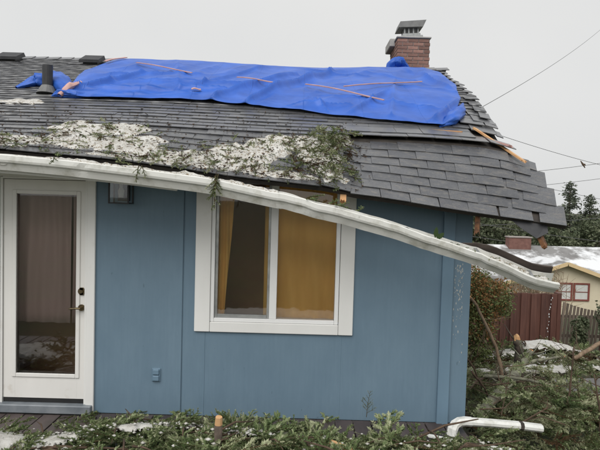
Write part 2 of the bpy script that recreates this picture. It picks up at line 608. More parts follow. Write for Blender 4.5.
# roof deck: a real 35 mm sheet with a ragged right edge
rng = random.Random(5)
XL, XR = -7.0, 2.12
rx = [XL + i * 0.5 for i in range(8)] + [-3.2 + i * 0.12 for i in range(45)]
rx = [x for x in rx if x < XR - 0.02] + [XR - 0.02]
rv = [0.02, 0.2, 0.4, 0.6, 0.78, 0.82, 1.0, 1.2, 1.5, 1.9, 2.4, 3.0, 3.7, 4.2, VR]
mb = MB()
mb.grid(lambda u, v: roof_at(deck_x(u, v), v, -0.004), rx, rv)
mb.grid(lambda u, v: roof_at(deck_x(u, v), v, -0.04), rx, rv, flip=True)
for xx in (rx[0], rx[-1]):
    mb.grid(lambda u, v: roof_at(deck_x(xx, v), v, u), [-0.04, -0.004], rv, flip=(xx > 0))
mb.grid(lambda u, v: roof_at(u, 0.02, v), rx, [-0.04, -0.004])
# rear slope
mb.add([(XL, 3.6, 4.03), (XR, 3.6, 4.03), (XR, 7.9, 2.28), (XL, 7.9, 2.28), (XL, 3.6, 3.97), (XR, 3.6, 3.97), (XR, 7.9, 2.22), (XL, 7.9, 2.22)],
       [(0, 1, 2, 3), (7, 6, 5, 4), (1, 5, 6, 2), (3, 2, 6, 7), (0, 3, 7, 4)])
roof = mb.build('roof', 'roof_deck', house)
tag(roof, 'grey asphalt shingle roof, its right eave broken and drooping')

# shingles: the near ones each an object, the far courses joined
SW, EXP = 0.25, 0.1143
variants = []
for k in range(6):
    L0, w = 1.0, SW / 2 - 0.0012
    j = [rng.uniform(-0.010, 0.006) for _ in range(8)]
    me = bpy.data.meshes.new('shingle')
    t = 0.006 + 0.003 * rng.random()
    lift = 0.017
    me.from_pydata([(-w, j[0], lift), (0, j[6] - 0.002, lift + 0.002 * rng.random()), (w, j[1], lift), (w, L0, 0.001), (-w, L0, 0.001),
                    (-w, j[0], lift + t), (0, j[6] - 0.002, lift + t + 0.002 * rng.random()), (w, j[1], lift + t), (w, L0, 0.001 + t), (-w, L0, 0.001 + t)], [],
                   [(4, 3, 2, 1, 0), (5, 6, 7, 8, 9), (0, 1, 6, 5), (1, 2, 7, 6), (2, 3, 8, 7), (3, 4, 9, 8), (4, 0, 5, 9)])
    me.materials.append(MATS['shingle'])
    variants.append(me)


def rake_x(v):
    return interp([(0, XR), (0.72, XR), (0.80, 1.98), (1.0, 1.93), (1.5, 1.98), (2.2, 2.06), (3.0, XR), (5, XR)], v)


def torn(x, v):
    """strip where the overhang ripped open"""
    if x > 1.2 and 0.72 < v < 1.35:
        vc = np.interp(x, [1.2, 1.55, 2.1], [1.14, 1.12, 0.92])
        hw = np.interp(x, [1.2, 1.6, 2.1], [0.02, 0.07, 0.10])
        return abs(v + 0.05 - vc) < hw
    return False


FV, FT, FTONE = [], [], []
n_single = 0
k = 0
while k * EXP < VR - 0.05:
    v = k * EXP
    offs = (k % 2) * SW / 2 + (k * 37 % 5) * 0.012
    x = XR - SW / 2 + 0.03 - offs
    while x > XL + 0.1:
        xc, width = x, 1.0
        right_edge = x + SW / 2
        jag = 0.0
        if x + SW > XR + 0.03 and x + SW / 2 < XR - 0.05:
            width = (XR + rng.uniform(-0.03, 0.03) - (x - SW / 2)) / SW
            xc = (x - SW / 2) + width * SW / 2
        rk_ = rake_x(v) + rng.uniform(-0.03, 0.03)
        if xc + width * SW / 2 > rk_:
            left = xc - width * SW / 2
            width = (rk_ - left) / SW
            xc = left + width * SW / 2
        skip = torn(xc, v) or width < 0.2
        if xc > 1.93 and 0.70 < v < 0.80:
            skip = True
        if not skip:
            p, du, dv, n = roof_frame(xc, v)
            Ls = 0.225
            if v < VH < v + Ls:
                Ls = max(0.12, VH - v + 0.02)
            yaw = rng.gauss(0, 0.005)
            lift = rng.uniform(-0.001, 0.003)
            tarp_edge = interp([(0.0, 1.38), (0.05, 1.55), (0.3, 1.84), (0.54, 1.99), (1.0, 1.98)], (v + 0.13 - 1.22) / 3.56) if v > 1.05 else 0
            if xc > 1.45 and v > 0.9 and v < 2.6 and xc - 0.1 > tarp_edge:      # overhang shaken loose, courses fan out
                yaw -= rng.uniform(0.02, 0.12) * smooth01((xc - 1.45) / 0.4)
                lift += rng.uniform(0, 0.03) * smooth01((xc - 1.45) / 0.4)
            if xc > 0.35 and VH - 0.02 < v < VH + 0.12:       # lip over the break
                lift += 0.018
            du2 = (du * math.cos(yaw) + dv * math.sin(yaw)).normalized()
            dv2 = n.cross(du2)
            M = Matrix((
                (du2.x * width, dv2.x * Ls, n.x, p.x + n.x * lift),
                (du2.y * width, dv2.y * Ls, n.y, p.y + n.y * lift),
                (du2.z * width, dv2.z * Ls, n.z, p.z + n.z * lift),
                (0, 0, 0, 1)))
            if xc > 1.4 and v < VH:
                M = M @ Matrix.Diagonal((1.0 + 0.12 * smooth01((xc - 1.4) / 0.4), 1, 1, 1))
            me = rng.choice(variants)
            if v < 2.1 and xc > -2.8 and n_single < 300:
                o = bpy.data.objects.new('shingle', me)
                COL.objects.link(o)
                o.parent = roof
                o.matrix_local = M
                n_single += 1
            else:
                b0 = len(FV)
                for q in me.vertices:
                    FV.append(tuple(M @ q.co))
                tone = rng.random()
                FTONE += [tone] * len(me.vertices)
                for poly in me.polygons:
                    idx = list(poly.vertices)
                    for a in range(1, len(idx) - 1):
                        FT.append((b0 + idx[0], b0 + idx[a], b0 + idx[a + 1]))
        x -= SW
    k += 1
o = np_mesh('shingle_courses', FV, FT, FTONE, 'shingle_field', roof)
tag(o, None, kind='stuff')
# ridge caps
for i in range(46):
    x = XL + 0.1 + i * 0.2
    if x > XR:
        break
    if -2.75 < x < 1.75:
        continue
    mb = MB()
    zz = roofP(x, VR).z + 0.012
    pts = [(-0.14, -0.055), (0, 0.012), (0.14, -0.055)]
    vs_ = []
    for dx, dz in ((-0.12, 0.0), (0.12, 0.012)):
        for (dy, ddz) in pts:
            vs_.append((x + dx, 3.6 + dy, zz + dz + ddz))
        for (dy, ddz) in pts:
            vs_.append((x + dx, 3.6 + dy, zz + dz + ddz + 0.008))
    mb.add(vs_, [(0, 1, 7, 6), (1, 2, 8, 7), (3, 9, 10, 4), (4, 10, 11, 5), (6, 7, 10, 9), (7, 8, 11, 10), (0, 3, 4, 1), (1, 4, 5, 2)])
    mb.build('ridge_cap', 'shingle', roof)

# splintered wood in the tear and broken rafter ends under the drooping edge
def broken_board(a, b, w, h, mat, name='broken_board', seed=0):
    r = random.Random(seed)
    a, b = Vector(a), Vector(b)
    mb = MB()
    d = (b - a).normalized()
    sx = d.cross(Vector((0, 0, 1))).normalized()
    sz = sx.cross(d)
    n = 6
    vs_ = []
    for end, base in ((0, a), (1, b)):
        for lay in (-1, 1):
            for i in range(n + 1):
                u = i / n - 0.5
                e = r.uniform(0, 0.05) * (1 if end else -1)
                vs_.append(base + sx * (u * w) + sz * (lay * h / 2) + d * e)
    m = n + 1
    fs = []
    for i in range(n):
        fs += [(i, i + 1, 2 * m + i + 1, 2 * m + i), (m + i + 1, m + i, 3 * m + i, 3 * m + i + 1),
               (i + 1, i, m + i, m + i + 1), (2 * m + i, 2 * m + i + 1, 3 * m + i + 1, 3 * m + i)]
    fs += [(0, 2 * m, 3 * m, m), (n, m + n, 3 * m + n, 2 * m + n)]
    mb.add(vs_, fs)
    return mb.build(name, mat, house)


broken_board(roof_at(1.70, 1.17, 0.05), roof_at(1.97, 0.70, 0.075), 0.034, 0.016, 'fresh_wood', seed=1)
broken_board(roof_at(0.36, -0.02, -0.06), roof_at(0.36, 0.1, -0.03), 0.05, 0.04, 'fresh_wood', 'broken_rafter', 16)
broken_board(roof_at(1.74, 1.06, 0.0), roof_at(1.90, 0.83, 0.05), 0.03, 0.02, 'lath_wood', seed=2)
broken_board(roof_at(1.24, 1.15, 0.012), roof_at(1.52, 1.12, 0.022), 0.05, 0.012, 'fresh_wood', seed=3)
broken_board(roof_at(1.52, -0.04, -0.10) + Vector((0, 0.02, -0.04)), roof_at(1.52, 0.10, -0.03), 0.038, 0.04, 'heart_wood', 'broken_rafter', 4)
broken_board(roof_at(1.93, -0.09, -0.05) + Vector((0, 0.0, -0.06)), roof_at(1.88, 0.12, -0.02), 0.045, 0.035, 'heart_wood', 'broken_rafter', 5)
mb = MB()    # torn roofing felt hanging under the edge
p = [roof_at(1.74, 0.04, -0.02), roof_at(1.98, 0.04, -0.02), roof_at(1.96, -0.06, -0.03), roof_at(1.88, -0.13, -0.045), roof_at(1.80, -0.05, -0.03)]
q = [a + Vector((0, 0.006, 0)) for a in p]
mb.add(p + q, [(0, 1, 2, 3, 4), (9, 8, 7, 6, 5)] + [(i, (i + 1) % 5 + 0, (i + 1) % 5 + 5, i + 5) for i in range(5)])
mb.build('torn_felt', 'dark_plastic', house)

# front wall: panels of grooved plywood, cut round door and window
wall = MB()
DX0, DX1, DZ1 = -2.82, -1.86, 2.14       # rough opening of the door
WX0, WX1, WZ0, WZ1 = -0.84, 0.41, 0.83, 2.19
for (x0, x1, z0, z1) in ((-6.8, DX0, -0.04, 2.2), (DX0, DX1, DZ1, 2.2), (DX1, WX0, -0.04, 2.2), (WX0, WX1, -0.04, WZ0), (WX0, WX1, WZ1, 2.199),
                         (WX1, 1.56, -0.04, 2.2)):
    wall.box(x0, x1, 0.012, 0.14, z0, z1)
wall.box(-6.8, 1.56, 0.02, 0.14, 2.2, 2.235)
front = wall.build('front_wall', 'siding', house)
seams = [(-6.8, -5.6), (-5.6, -4.4), (-4.4, -3.2), (-3.2, DX0), (DX1, -1.056), (-1.045, WX0), (WX1, 1.285), (1.285, 1.57)]
for (x0, x1) in seams:
    bev = 0.003 if -1.1 < x1 < -0.8 or -1.1 < x0 < -1.0 else 0.0003
    mb = MB().box(x0 + 0.0001, x1 - 0.0001, 0.0, 0.016, -0.05, 2.24, bev)
    mb.build('siding_panel', 'siding', front)
for (x0, x1) in ((WX0, WX1),):
    MB().box(x0 + 0.0001, x1 - 0.0001, 0.0, 0.016, -0.05, WZ0, 0.001).build('siding_panel', 'siding', front)
    MB().box(x0 + 0.0001, x1 - 0.0001, 0.0, 0.016, WZ1, 2.24, 0.001).build('siding_panel', 'siding', front)
MB().box(DX0, DX1, 0.0, 0.016, DZ1, 2.24, 0.001).build('siding_panel', 'siding', front)
MB().box(1.30, 1.405, -0.034, -0.001, -0.06, 2.22, 0.004).build('corner_batten', 'trim_blue', house)
# gable wall on the right and the rear walls
gw = MB()
gw.add([(1.57, 0.142, -0.5), (1.57, 7.2, -1.8), (1.57, 7.2, 2.35), (1.57, 3.6, 3.9), (1.57, 0.4, 2.45), (1.57, 0.142, 2.25),
        (1.45, 0.142, -0.5), (1.45, 7.2, -1.8), (1.45, 7.2, 2.35), (1.45, 3.6, 3.9), (1.45, 0.4, 2.45), (1.45, 0.142, 2.25)],
       [(0, 1, 2, 3, 4, 5), (11, 10, 9, 8, 7, 6)] + [(i, i + 6, (i + 1) % 6 + 6, (i + 1) % 6) for i in range(6)])
gw.build('gable_wall', 'siding', house)
MB().box(-6.8, 1.44, 7.06, 7.2, -1.8, 2.3).build('rear_wall', 'siding', house)
MB().box(-6.95, -6.81, 0.0, 7.2, -1.5, 2.5).build('far_gable_wall', 'siding', house)
MB().box(-6.8, 1.56, 0.03, 0.2, -1.0, -0.052).build('foundation', 'concrete', house)
# room behind
MB().box(-6.7, 1.42, 0.15, 7.0, -0.15, -0.02).build('interior_floor', 'dark_cloth', house)
MB().box(-6.7, 1.42, 0.15, 7.0, 2.28, 2.32).build('ceiling', 'room_paint', house)
MB().box(-6.7, 1.42, 0.85, 0.95, -0.01, 2.27).build('interior_wall', 'room_paint', house)
MB().box(-1.5, -1.42, 0.16, 0.84, -0.01, 2.27).build('partition_wall', 'room_paint', house)
# fascia behind the gutter (left, still in place)
fx = [-7.0 + i * 0.3 for i in range(21)]
mb = MB()
mb.grid(lambda u, v: roofP(u, 0.0) + Vector((0, 0.0, v)), fx, [-0.17, -0.045])
mb.grid(lambda u, v: roofP(u, 0.0) + Vector((0, 0.03, v)), fx, [-0.17, -0.045], flip=True)
mb.grid(lambda u, v: roofP(u, 0.0) + Vector((0, v, -0.17)), fx, [0, 0.03], flip=True)
mb.build('fascia', 'white_paint', house)
mb = MB()
mb.grid(lambda u, v: Vector((u, v, roofP(u, 0.0).z - 0.15)), fx, [-0.56, -0.002], flip=True)
mb.grid(lambda u, v: Vector((u, v, roofP(u, 0.0).z - 0.14)), fx, [-0.56, -0.002])
mb.build('soffit', 'white_paint', house)

# window
win = thing('window', '', '')
del win['label']; del win['category']
win.parent = house
tag(win, 'white vinyl sliding window with wide flat casing')
MB().box(-0.94, -0.80, -0.026, -0.001, 0.74, 2.236, 0.004).build('casing', 'white_paint', win)
MB().box(0.375, 0.505, -0.026, -0.001, 0.74, 2.236, 0.004).build('casing', 'white_paint', win)
MB().box(-0.797, 0.372, -0.027, -0.001, 0.74, 0.832, 0.004).build('casing', 'white_paint', win)
MB().box(-0.797, 0.372, -0.027, -0.001, 2.16, 2.235, 0.004).build('casing', 'white_paint', win)
fr = MB()
for bx in ((-0.798, -0.765, -0.012, 0.10, 0.834, 2.158), (0.335, 0.371, -0.012, 0.10, 0.834, 2.158), (-0.764, 0.334, -0.012, 0.10, 0.834, 0.866),
           (-0.764, 0.334, -0.012, 0.10, 2.126, 2.158)):
    fr.box(*bx, 0.003)
fr.build('frame', 'vinyl_white', win)
MB().box(-0.262, -0.196, -0.004, 0.09, 0.867, 2.125, 0.003).build('mullion', 'vinyl_white', win)
sa = MB()
for bx in ((-0.763, -0.738, 0.012, 0.04, 0.868, 2.124), (-0.285, -0.263, 0.012, 0.04, 0.868, 2.124), (-0.737, -0.286, 0.012, 0.04, 0.868, 0.898),
           (-0.737, -0.286, 0.012, 0.04, 2.094, 2.124)):
    sa.box(*bx, 0.002)
sa.build('sliding_sash', 'galvanised', win)
MB().box(-0.740, -0.283, 0.024, 0.030, 0.893, 2.10).build('pane', 'glass', win)
MB().box(-0.197, 0.336, 0.030, 0.036, 0.864, 2.128).build('pane', 'glass', win)

# curtains
def curtain(name, x0, x1, y, z0, z1, mat, label, amp=0.018, per=0.11, lean=0.0, lean1=0.0, seed=0):
    us = [i / 60 for i in range(61)]
    zs = [j / 12 for j in range(13)]

    def fn(u, t):
        z = z0 + (z1 - z0) * t
        xa, xb = x0 + lean * (t - 0.0), x1 + lean1 * t
        x = xa + (xb - xa) * u
        f = math.sin(2 * math.pi * (x / per + 0.4 * noise.noise(Vector((x * 3, z, seed)))))
        return (x, y + amp * f + 0.03 * noise.noise(Vector((x * 2, z * 0.8, seed + 5))), z)
    mb = MB().grid(fn, us, zs)
    c = thing(name, label, 'curtain', ((x0 + x1) / 2, y, z0))
    o = mb.build('cloth', mat, c, smooth=True)
    s = o.modifiers.new('thick', 'SOLIDIFY')
    s.thickness = 0.003
    MB().tube([(x0 - 0.02, y, z1 + 0.01), (x1 + lean1 + 0.02, y, z1 + 0.01)], 0.008, 8).build('curtain_rod', 'galvanised', c)
    return c


curtain('curtain', -0.86, -0.70, 0.125, 0.7, 2.24, 'amber_cloth', 'narrow amber curtain drawn aside behind the left half of the window', 0.016, 0.06, 0, 0.11, 1)
curtain('curtain', -0.325, 0.52, 0.115, 0.7, 2.24, 'amber_cloth', 'wide amber curtain filling the right half of the window', 0.016, 0.19, 0, 0, 2)
curtain('curtain', -2.66, -2.13, 0.125, 0.75, 2.05, 'taupe_cloth', 'brown curtain covering most of the glass of the white door', 0.012, 0.13, 0, 0, 3)
curtain('curtain', -2.11, -1.92, 0.13, 0.75, 2.05, 'taupe_cloth', 'narrow strip of brown curtain next to the door lock', 0.012, 0.07, 0, 0, 4)

# door
door = thing('door', '', '')
del door['label']; del door['category']
door.parent = house
tag(door, 'white full-glass exterior door in a white frame')
fr = MB()
fr.box(-1.925, -1.85, -0.026, -0.001, -0.045, 2.19, 0.004)
fr.box(-2.80, -2.715, -0.026, -0.001, -0.045, 2.19, 0.004)
fr.box(-2.714, -1.926, -0.026, -0.001, 2.105, 2.19, 0.004)
fr.box(-1.945, -1.926, -0.014, 0.10, 0.0, 2.10)
fr.box(-2.714, -2.695, -0.014, 0.10, 0.0, 2.10)
fr.box(-2.694, -1.946, -0.014, 0.10, 2.085, 2.104)
fr.build('door_frame', 'white_paint', door)
sl = MB()
sl.box(-2.69, -2.585, 0.002, 0.045, 0.075, 2.08)
sl.box(-2.015, -1.95, 0.002, 0.045, 0.075, 2.08)
sl.box(-2.5845, -2.0155, 0.002, 0.045, 0.075, 0.295)
sl.box(-2.5845, -2.0155, 0.002, 0.045, 1.965, 2.08)
sl.build('door_slab', 'door_paint', door)
gf = MB()
for bx in ((-2.61, -2.572, -0.010, 0.0015, 0.27, 1.985), (-2.028, -1.992, -0.010, 0.0015, 0.27, 1.985), (-2.5715, -2.0285, -0.010, 0.0015, 0.27, 0.306),
           (-2.5715, -2.0285, -0.010, 0.0015, 1.95, 1.985)):
    gf.box(*bx, 0.004)
gf.build('glazing_frame', 'door_paint', door)
MB().box(-2.588, -2.012, 0.020, 0.028, 0.29, 1.97).build('pane', 'glass', door)
MB().box(-2.69, -1.95, 0.006, 0.045, 0.032, 0.073).build('door_sweep', 'dark_rubber', door)
MB().box(-2.79, -1.86, -0.07, 0.11, -0.045, 0.0305, 0.006).build('threshold', 'sill_grey', door)
hd = MB()
hd.tube([(-1.975, 0.0, 1.075), (-1.975, -0.012, 1.075)], 0.033, 16)
hd.box(-1.993, -1.957, -0.012, 0.001, 1.04, 1.11, 0.003)
hd.tube([(-1.975, -0.012, 1.075), (-1.975, -0.03, 1.075)], 0.017, 12)
hd.build('deadbolt', 'brass', door)
hd = MB()
hd.tube([(-1.975, 0.0, 0.925), (-1.975, -0.012, 0.925)], 0.030, 16)
hd.tube([(-1.975, -0.01, 0.925), (-1.975, -0.05, 0.925)], 0.012, 10)
hd.tube([(-1.970, -0.05, 0.925), (-2.01, -0.055, 0.927), (-2.06, -0.052, 0.92), (-2.075, -0.046, 0.918)], [0.011, 0.010, 0.008, 0.006], 10)
hd.build('door_handle', 'brass', door)

# outdoor socket
oc = MB()
oc.box(-1.322, -1.242, -0.012, -0.001, 0.262, 0.385, 0.004)
oc.box(-1.312, -1.252, -0.030, -0.0125, 0.328, 0.378, 0.006)
oc.box(-1.312, -1.252, -0.030, -0.0125, 0.270, 0.320, 0.006)
oc.build('outlet_cover', 'trim_blue', house)

# wall lantern (unlit)
lan = thing('wall_lantern', 'black square wall lantern beside the white door under the eave', 'wall lamp', (-1.60, -0.06, 1.88))
MB().box(-1.655, -1.545, -0.016, -0.001, 1.91, 2.06, 0.003).build('back_plate', 'black_metal', lan)
fm = MB()
for sx in (-1.685, -1.515):
    for sy in (-0.150, -0.022):
        fm.box(sx - 0.006, sx + 0.006, sy - 0.006, sy + 0.006, 1.885, 2.085)
for z in (1.885, 2.075):
    fm.box(-1.678, -1.522, -0.155, -0.145, z, z + 0.011)
    fm.box(-1.678, -1.522, -0.028, -0.0165, z, z + 0.011)
    for sx in (-1.69, -1.521):
        fm.box(sx, sx + 0.011, -0.144, -0.029, z, z + 0.011)
fm.box(-1.70, -1.50, -0.165, -0.0165, 2.087, 2.10)
fm.build('frame', 'black_metal', lan)
for sx in (-1.6035,):
    MB().box(-1.676, -1.524, -0.152, -0.149, 1.898, 2.072).build('pane', 'glass', lan)
MB().tube([(-1.6, -0.085, 1.94), (-1.6, -0.085, 2.0), (-1.6, -0.085, 2.03), (-1.6, -0.085, 2.086)], [0.022, 0.028, 0.014, 0.014], 12).build('bulb', 'blind', lan, True)

# gutter: two lengths of K-style trough; the right one torn off and hanging
PROF = [(0.0, 0.012), (0.0, -0.118), (0.072, -0.118), (0.088, -0.085), (0.098, -0.068), (0.116, -0.056), (0.122, -0.040), (0.122, -0.006), (0.117, 0.0), (0.104, 0.0),
        (0.104, -0.012)]
GT = [(-7, 2.27), (-2.33, 2.25), (-1.86, 2.22), (-1.25, 2.165), (-0.72, 2.11), (-0.14, 2.0)]
GT2 = [(-0.16, 2.012), (0.2, 1.925), (0.61, 1.83), (1.0, 1.71), (1.4, 1.585), (1.56, 1.522), (1.72, 1.45), (1.85, 1.395), (2.03, 1.365)]
ROLLT = [(-0.2, 0), (0.6, 3), (1.2, 8), (1.6, 20), (2.03, 26)]


def gsmooth(tab, x, w=0.08):
    return (interp(tab, x - w) + interp(tab, x) * 2 + interp(tab, x + w)) / 4


def gpoint(seg, x, a, bz, grow=0.0):
    tab = GT if seg == 0 else GT2
    z = gsmooth(tab, x, 0.08 if seg == 0 else 0.035)
    r = R(interp(ROLLT, x)) if seg else 0
    aa, bb = a - 0.122, bz
    ca, cb = aa * math.cos(r) + bb * math.sin(r), bb * math.cos(r) - aa * math.sin(r)
    yfront = -0.722 - (grow if seg else 0)
    dent = 0.016 * math.exp(-((x + 1.70) ** 2 + (z + bz - 2.16) ** 2) / 0.0012) if seg == 0 and a > 0.07 else 0
    wob = 0.003 * noise.noise(Vector((x * 1.7, a * 9, 2.2))) + (0.014 * noise.noise(Vector((x * 4.6, a * 7, 9.2))) + 0.006 * noise.noise(Vector((x * 13, a * 20, 3.2))) + 0.012 * math.exp(-((x - 0.02) / 0.05) ** 2) * (a - 0.06) / 0.06 + 0.010 * math.exp(-((x - 1.42) / 0.03) ** 2) if seg else 0)
    return Vector((x, yfront - ca + dent + wob, z + cb + wob * 0.5))


gut = []
for seg, (x0, x1, st) in enumerate(((-7.0, -0.15, 0.03), (-0.19, 2.03, 0.02))):
    n = int((x1 - x0) / st)
    us = [x0 + (x1 - x0) * i / n for i in range(n + 1)]
    mb = MB().grid(lambda u, j: gpoint(seg, u, PROF[j][0], PROF[j][1], 0.006), us, list(range(len(PROF))))
    o = mb.build('gutter', 'gutter_paint', house)
    s = o.modifiers.new('thick', 'SOLIDIFY')
    s.thickness = 0.0025
    s.offset = 0
    gut.append(o)
tag(gut[0], 'white gutter still fixed along the left eave')
tag(gut[1], 'white gutter torn loose and hanging down to the right')
for hx in (0.28, 0.84, 1.40, 1.83):
    mb = MB()
    a0, a1 = gpoint(1, hx, -0.002, 0.004, 0.006), gpoint(1, hx, 0.108, -0.003, 0.006)
    mb.beam(a0, a1, 0.022, 0.003)
    mb.build('gutter_strap', 'galvanised', house)
# strip of dark fascia still screwed to the back of the hanging gutter
mb = MB()
us = [1.30 + i * 0.04 for i in range(19)]
def fasc(u, t):
    return gpoint(1, u, -0.006 - 0.02 * t[0], 0.065 - 0.15 * t[1] - 0.05 * max(0, (1.5 - u) / 0.2) * (1 - t[1])) + Vector((0, 0.004, 0))
for quad in (((0, 0), (0, 1)), ((1, 1), (1, 0)), ((1, 0), (0, 0)), ((0, 1), (1, 1))):
    mb.grid(lambda u, j: fasc(u, quad[j]), us, [0, 1], flip=True)
mb.build('broken_fascia', 'old_fascia', house)

# roof vents near the ridge and plumbing stack
for (vx, vv, w) in ((-4.40, 4.22, 0.34), (-3.14, 4.14, 0.30)):
    p, du, dv, n = roof_frame(vx, vv)
    vt = thing('roof_vent', '', '')
    del vt['label']; del vt['category']
    vt.parent = house
    def P(a, b_, c):
        return p + du * a + dv * b_ + n * c
    mb = MB()
    mb.hexa([P(-w * .38, -.12, .0), P(w * .38, -.12, .0), P(w * .38, .12, .0), P(-w * .38, .12, .0), P(-w * .34, -.10, .07), P(w * .34, -.10, .07), P(w * .34, .10, .07), P(-w * .34, .10, .07)])
    mb.build('base', 'black_metal', vt)
    mb = MB()
    mb.hexa([P(-w * .5, -.15, .06), P(w * .5, -.15, .06), P(w * .5, .13, .06), P(-w * .5, .13, .06), P(-w * .47, -.14, .10), P(w * .47, -.14, .10), P(w * .47, .12, .12), P(-w * .47, .12, .12)])
    mb.build('hood', 'dark_plastic', vt)
vp = thing('vent_pipe', '', '')
del vp['label']; del vp['category']
vp.parent = house
pp = roof_at(-2.88, 1.98, 0.0)
MB().tube([pp + Vector((0, 0, 0.03)), pp + Vector((0, 0, 0.34))], [0.055, 0.057], 18).build('pipe', 'dark_plastic', vp, False)
p, du, dv, n = roof_frame(-2.88, 1.98)
fl = MB()
fl.hexa([p + du * a + dv * b_ + n * c for (a, b_, c) in ((-.16, -.14, .022), (.13, -.14, .022), (.13, .16, .02), (-.16, .16, .02), (-.13, -.11, .034), (.10, -.11, .034), (.10, .13, .03), (-.13, .13, .03))])
fl.tube([p + n * 0.02, p + Vector((0, 0, 0.11))], [0.115, 0.064], 18)
fl.build('flashing', 'lead_grey', vp)

# chimney: mortar core with brick courses, concrete crown, metal cap
ch = thing('chimney', '', '')
del ch['label']; del ch['category']
ch.parent = house
tag(ch, 'red brick chimney with a metal rain cap')
cx0, cx1, cy0, cy1, cz0, cz1 = 1.755, 2.375, 5.5, 6.35, 3.0, 5.10
MB().box(cx0 + 0.008, cx1 - 0.008, cy0 + 0.008, cy1 - 0.008, cz0, cz1 - 0.002).build('mortar_core', 'mortar', ch)
bl, bh, bd, jt = 0.195, 0.058, 0.09, 0.0095
bmesh_cache = {}
def brick_mesh(l, d, h):
    key = (round(l, 3), round(d, 3))
    if key not in bmesh_cache:
        mb = MB().box(0, l, 0, d, 0, h, 0.004)
        me = bpy.data.meshes.new('brick')
        me.from_pydata(mb.v, [], mb.f)
        me.materials.append(MATS['brick'])
        bmesh_cache[key] = me
    return bmesh_cache[key]
rb = random.Random(3)
nc = 0
z = cz1 - 0.001 - (bh + jt) * 13
while z + bh < cz1 + 0.003:
    off = (nc % 2) * (bl + jt) / 2
    x = cx0 - off
    while x < cx1 - 0.03:
        a, b_ = max(x, cx0), min(x + bl, cx1)
        if b_ - a > 0.04:
            o = link_obj('brick', brick_mesh(b_ - a, bd, bh), None, ch)
            o.location = (a, cy0 - rb.uniform(0, 0.004), z)
        x += bl + jt
    y = cy0 + bd + jt - (0 if nc % 2 else (bl + jt) / 2)
    while y < cy1 - 0.03:
        a, b_ = max(y, cy0 + bd + jt), min(y + bl, cy1)
        if b_ - a > 0.04:
            me = brick_mesh(b_ - a, bd, bh)
            for side in (0, 1):
                o = link_obj('brick', me, None, ch)
                o.rotation_euler = (0, 0, R(90))
                o.location = (cx0 + bd - rb.uniform(0, 0.004) if side == 0 else cx1 + rb.uniform(0, 0.003), a, z)
        y += bl + jt
    z += bh + jt
    nc += 1
MB().box(cx0 - 0.02, cx1 + 0.02, cy0 - 0.02, cy1 + 0.02, cz1 + 0.004, cz1 + 0.035, 0.008).build('crown', 'concrete', ch)
MB().box(cx0 - 0.10, cx0 + 0.06, cy0 + 0.28, cy1 + 0.02, cz1 - 0.08, cz1 + 0.075, 0.012).build('crown_block', 'concrete', ch)
tilt = Matrix.Translation((2.05, 5.85, cz1 + 0.06)) @ Matrix.Rotation(R(-3), 4, 'Y')
def cap_part(name, mbx, mat):
    mbx.v = [tuple(tilt @ Vector(q)) for q in mbx.v]
    return mbx.build(name, mat, ch)
cap_part('cap_base', MB().box(-0.20, 0.22, -0.2, 0.2, 0.0, 0.05, 0.008).box(-0.16, 0.18, -0.16, 0.16, 0.051, 0.10, 0.006), 'galvanised')
mb = MB()
for sx in (-0.12, -0.04, 0.05, 0.14):
    for sy in (-0.13, 0.13):
        mb.box(sx - 0.014, sx + 0.014, sy - 0.006, sy + 0.006, 0.10, 0.25)
cap_part('cap_legs', mb, 'galvanised')
cap_part('cap_mesh', MB().box(-0.13, 0.15, -0.11, 0.11, 0.10, 0.20), 'lead_grey')
mb = MB().hexa([(-0.25, -0.22, 0.20), (0.22, -0.22, 0.20), (0.22, 0.22, 0.20), (-0.25, 0.22, 0.20), (-0.21, -0.20, 0.315), (0.29, -0.20, 0.335), (0.29, 0.20, 0.335), (-0.21, 0.20, 0.315)])
cap_part('cap_hood', mb, 'lead_grey')

# ------------------------------------------------------------------ tarp on the roof
LEFT = [(0.0, -2.62), (0.22, -2.80), (0.52, -2.97), (0.78, -2.92), (0.93, -2.80), (1.0, -2.62)]
RIGHT = [(0.0, 1.38), (0.05, 1.55), (0.3, 1.84), (0.54, 1.99), (0.78, 1.98), (1.0, 1.78)]
BOT = [(0.0, 1.79), (0.12, 1.76), (0.37, 1.80), (0.65, 1.52), (0.85, 1.31), (1.0, 1.22)]
FOLDS = [((-0.62, 1.7), (0.40, 4.0), 0.060, 0.06), ((-1.0, 1.8), (-0.1, 3.6), 0.045, 0.06), ((-2.6, 2.05), (-0.9, 2.25), 0.040, 0.06),
         ((-1.5, 2.0), (-0.5, 4.4), 0.03, 0.05), ((0.9, 1.4), (1.2, 3.2), 0.022, 0.05), ((-2.6, 1.9), (-2.0, 3.4), 0.04, 0.06), ((0.5, 1.5), (1.0, 2.4), 0.03, 0.05), ((1.5, 4.3), (1.9, 2.5), 0.03, 0.06),
         ((-2.6, 2.5), (-0.6, 2.75), 0.024, 0.06), ((-2.5, 3.0), (-1.4, 3.3), 0.02, 0.06), ((-0.2, 1.6), (0.5, 1.75), 0.03, 0.05),
         ((0.4, 2.9), (1.9, 2.6), 0.012, 0.06), ((0.2, 2.2), (1.6, 1.7), 0.014, 0.05), ((0.9, 3.9), (1.6, 2.9), 0.015, 0.06),
         ((1.30, 1.3), (1.75, 2.1), 0.045, 0.05), ((-0.1, 4.2), (0.9, 3.6), 0.016, 0.06), ((-1.9, 4.3), (-1.5, 2.4), 0.012, 0.06),
         ((-2.3, 1.8), (-1.2, 1.95), 0.025, 0.04), ((0.25, 1.5), (0.05, 2.0), 0.03, 0.04)]


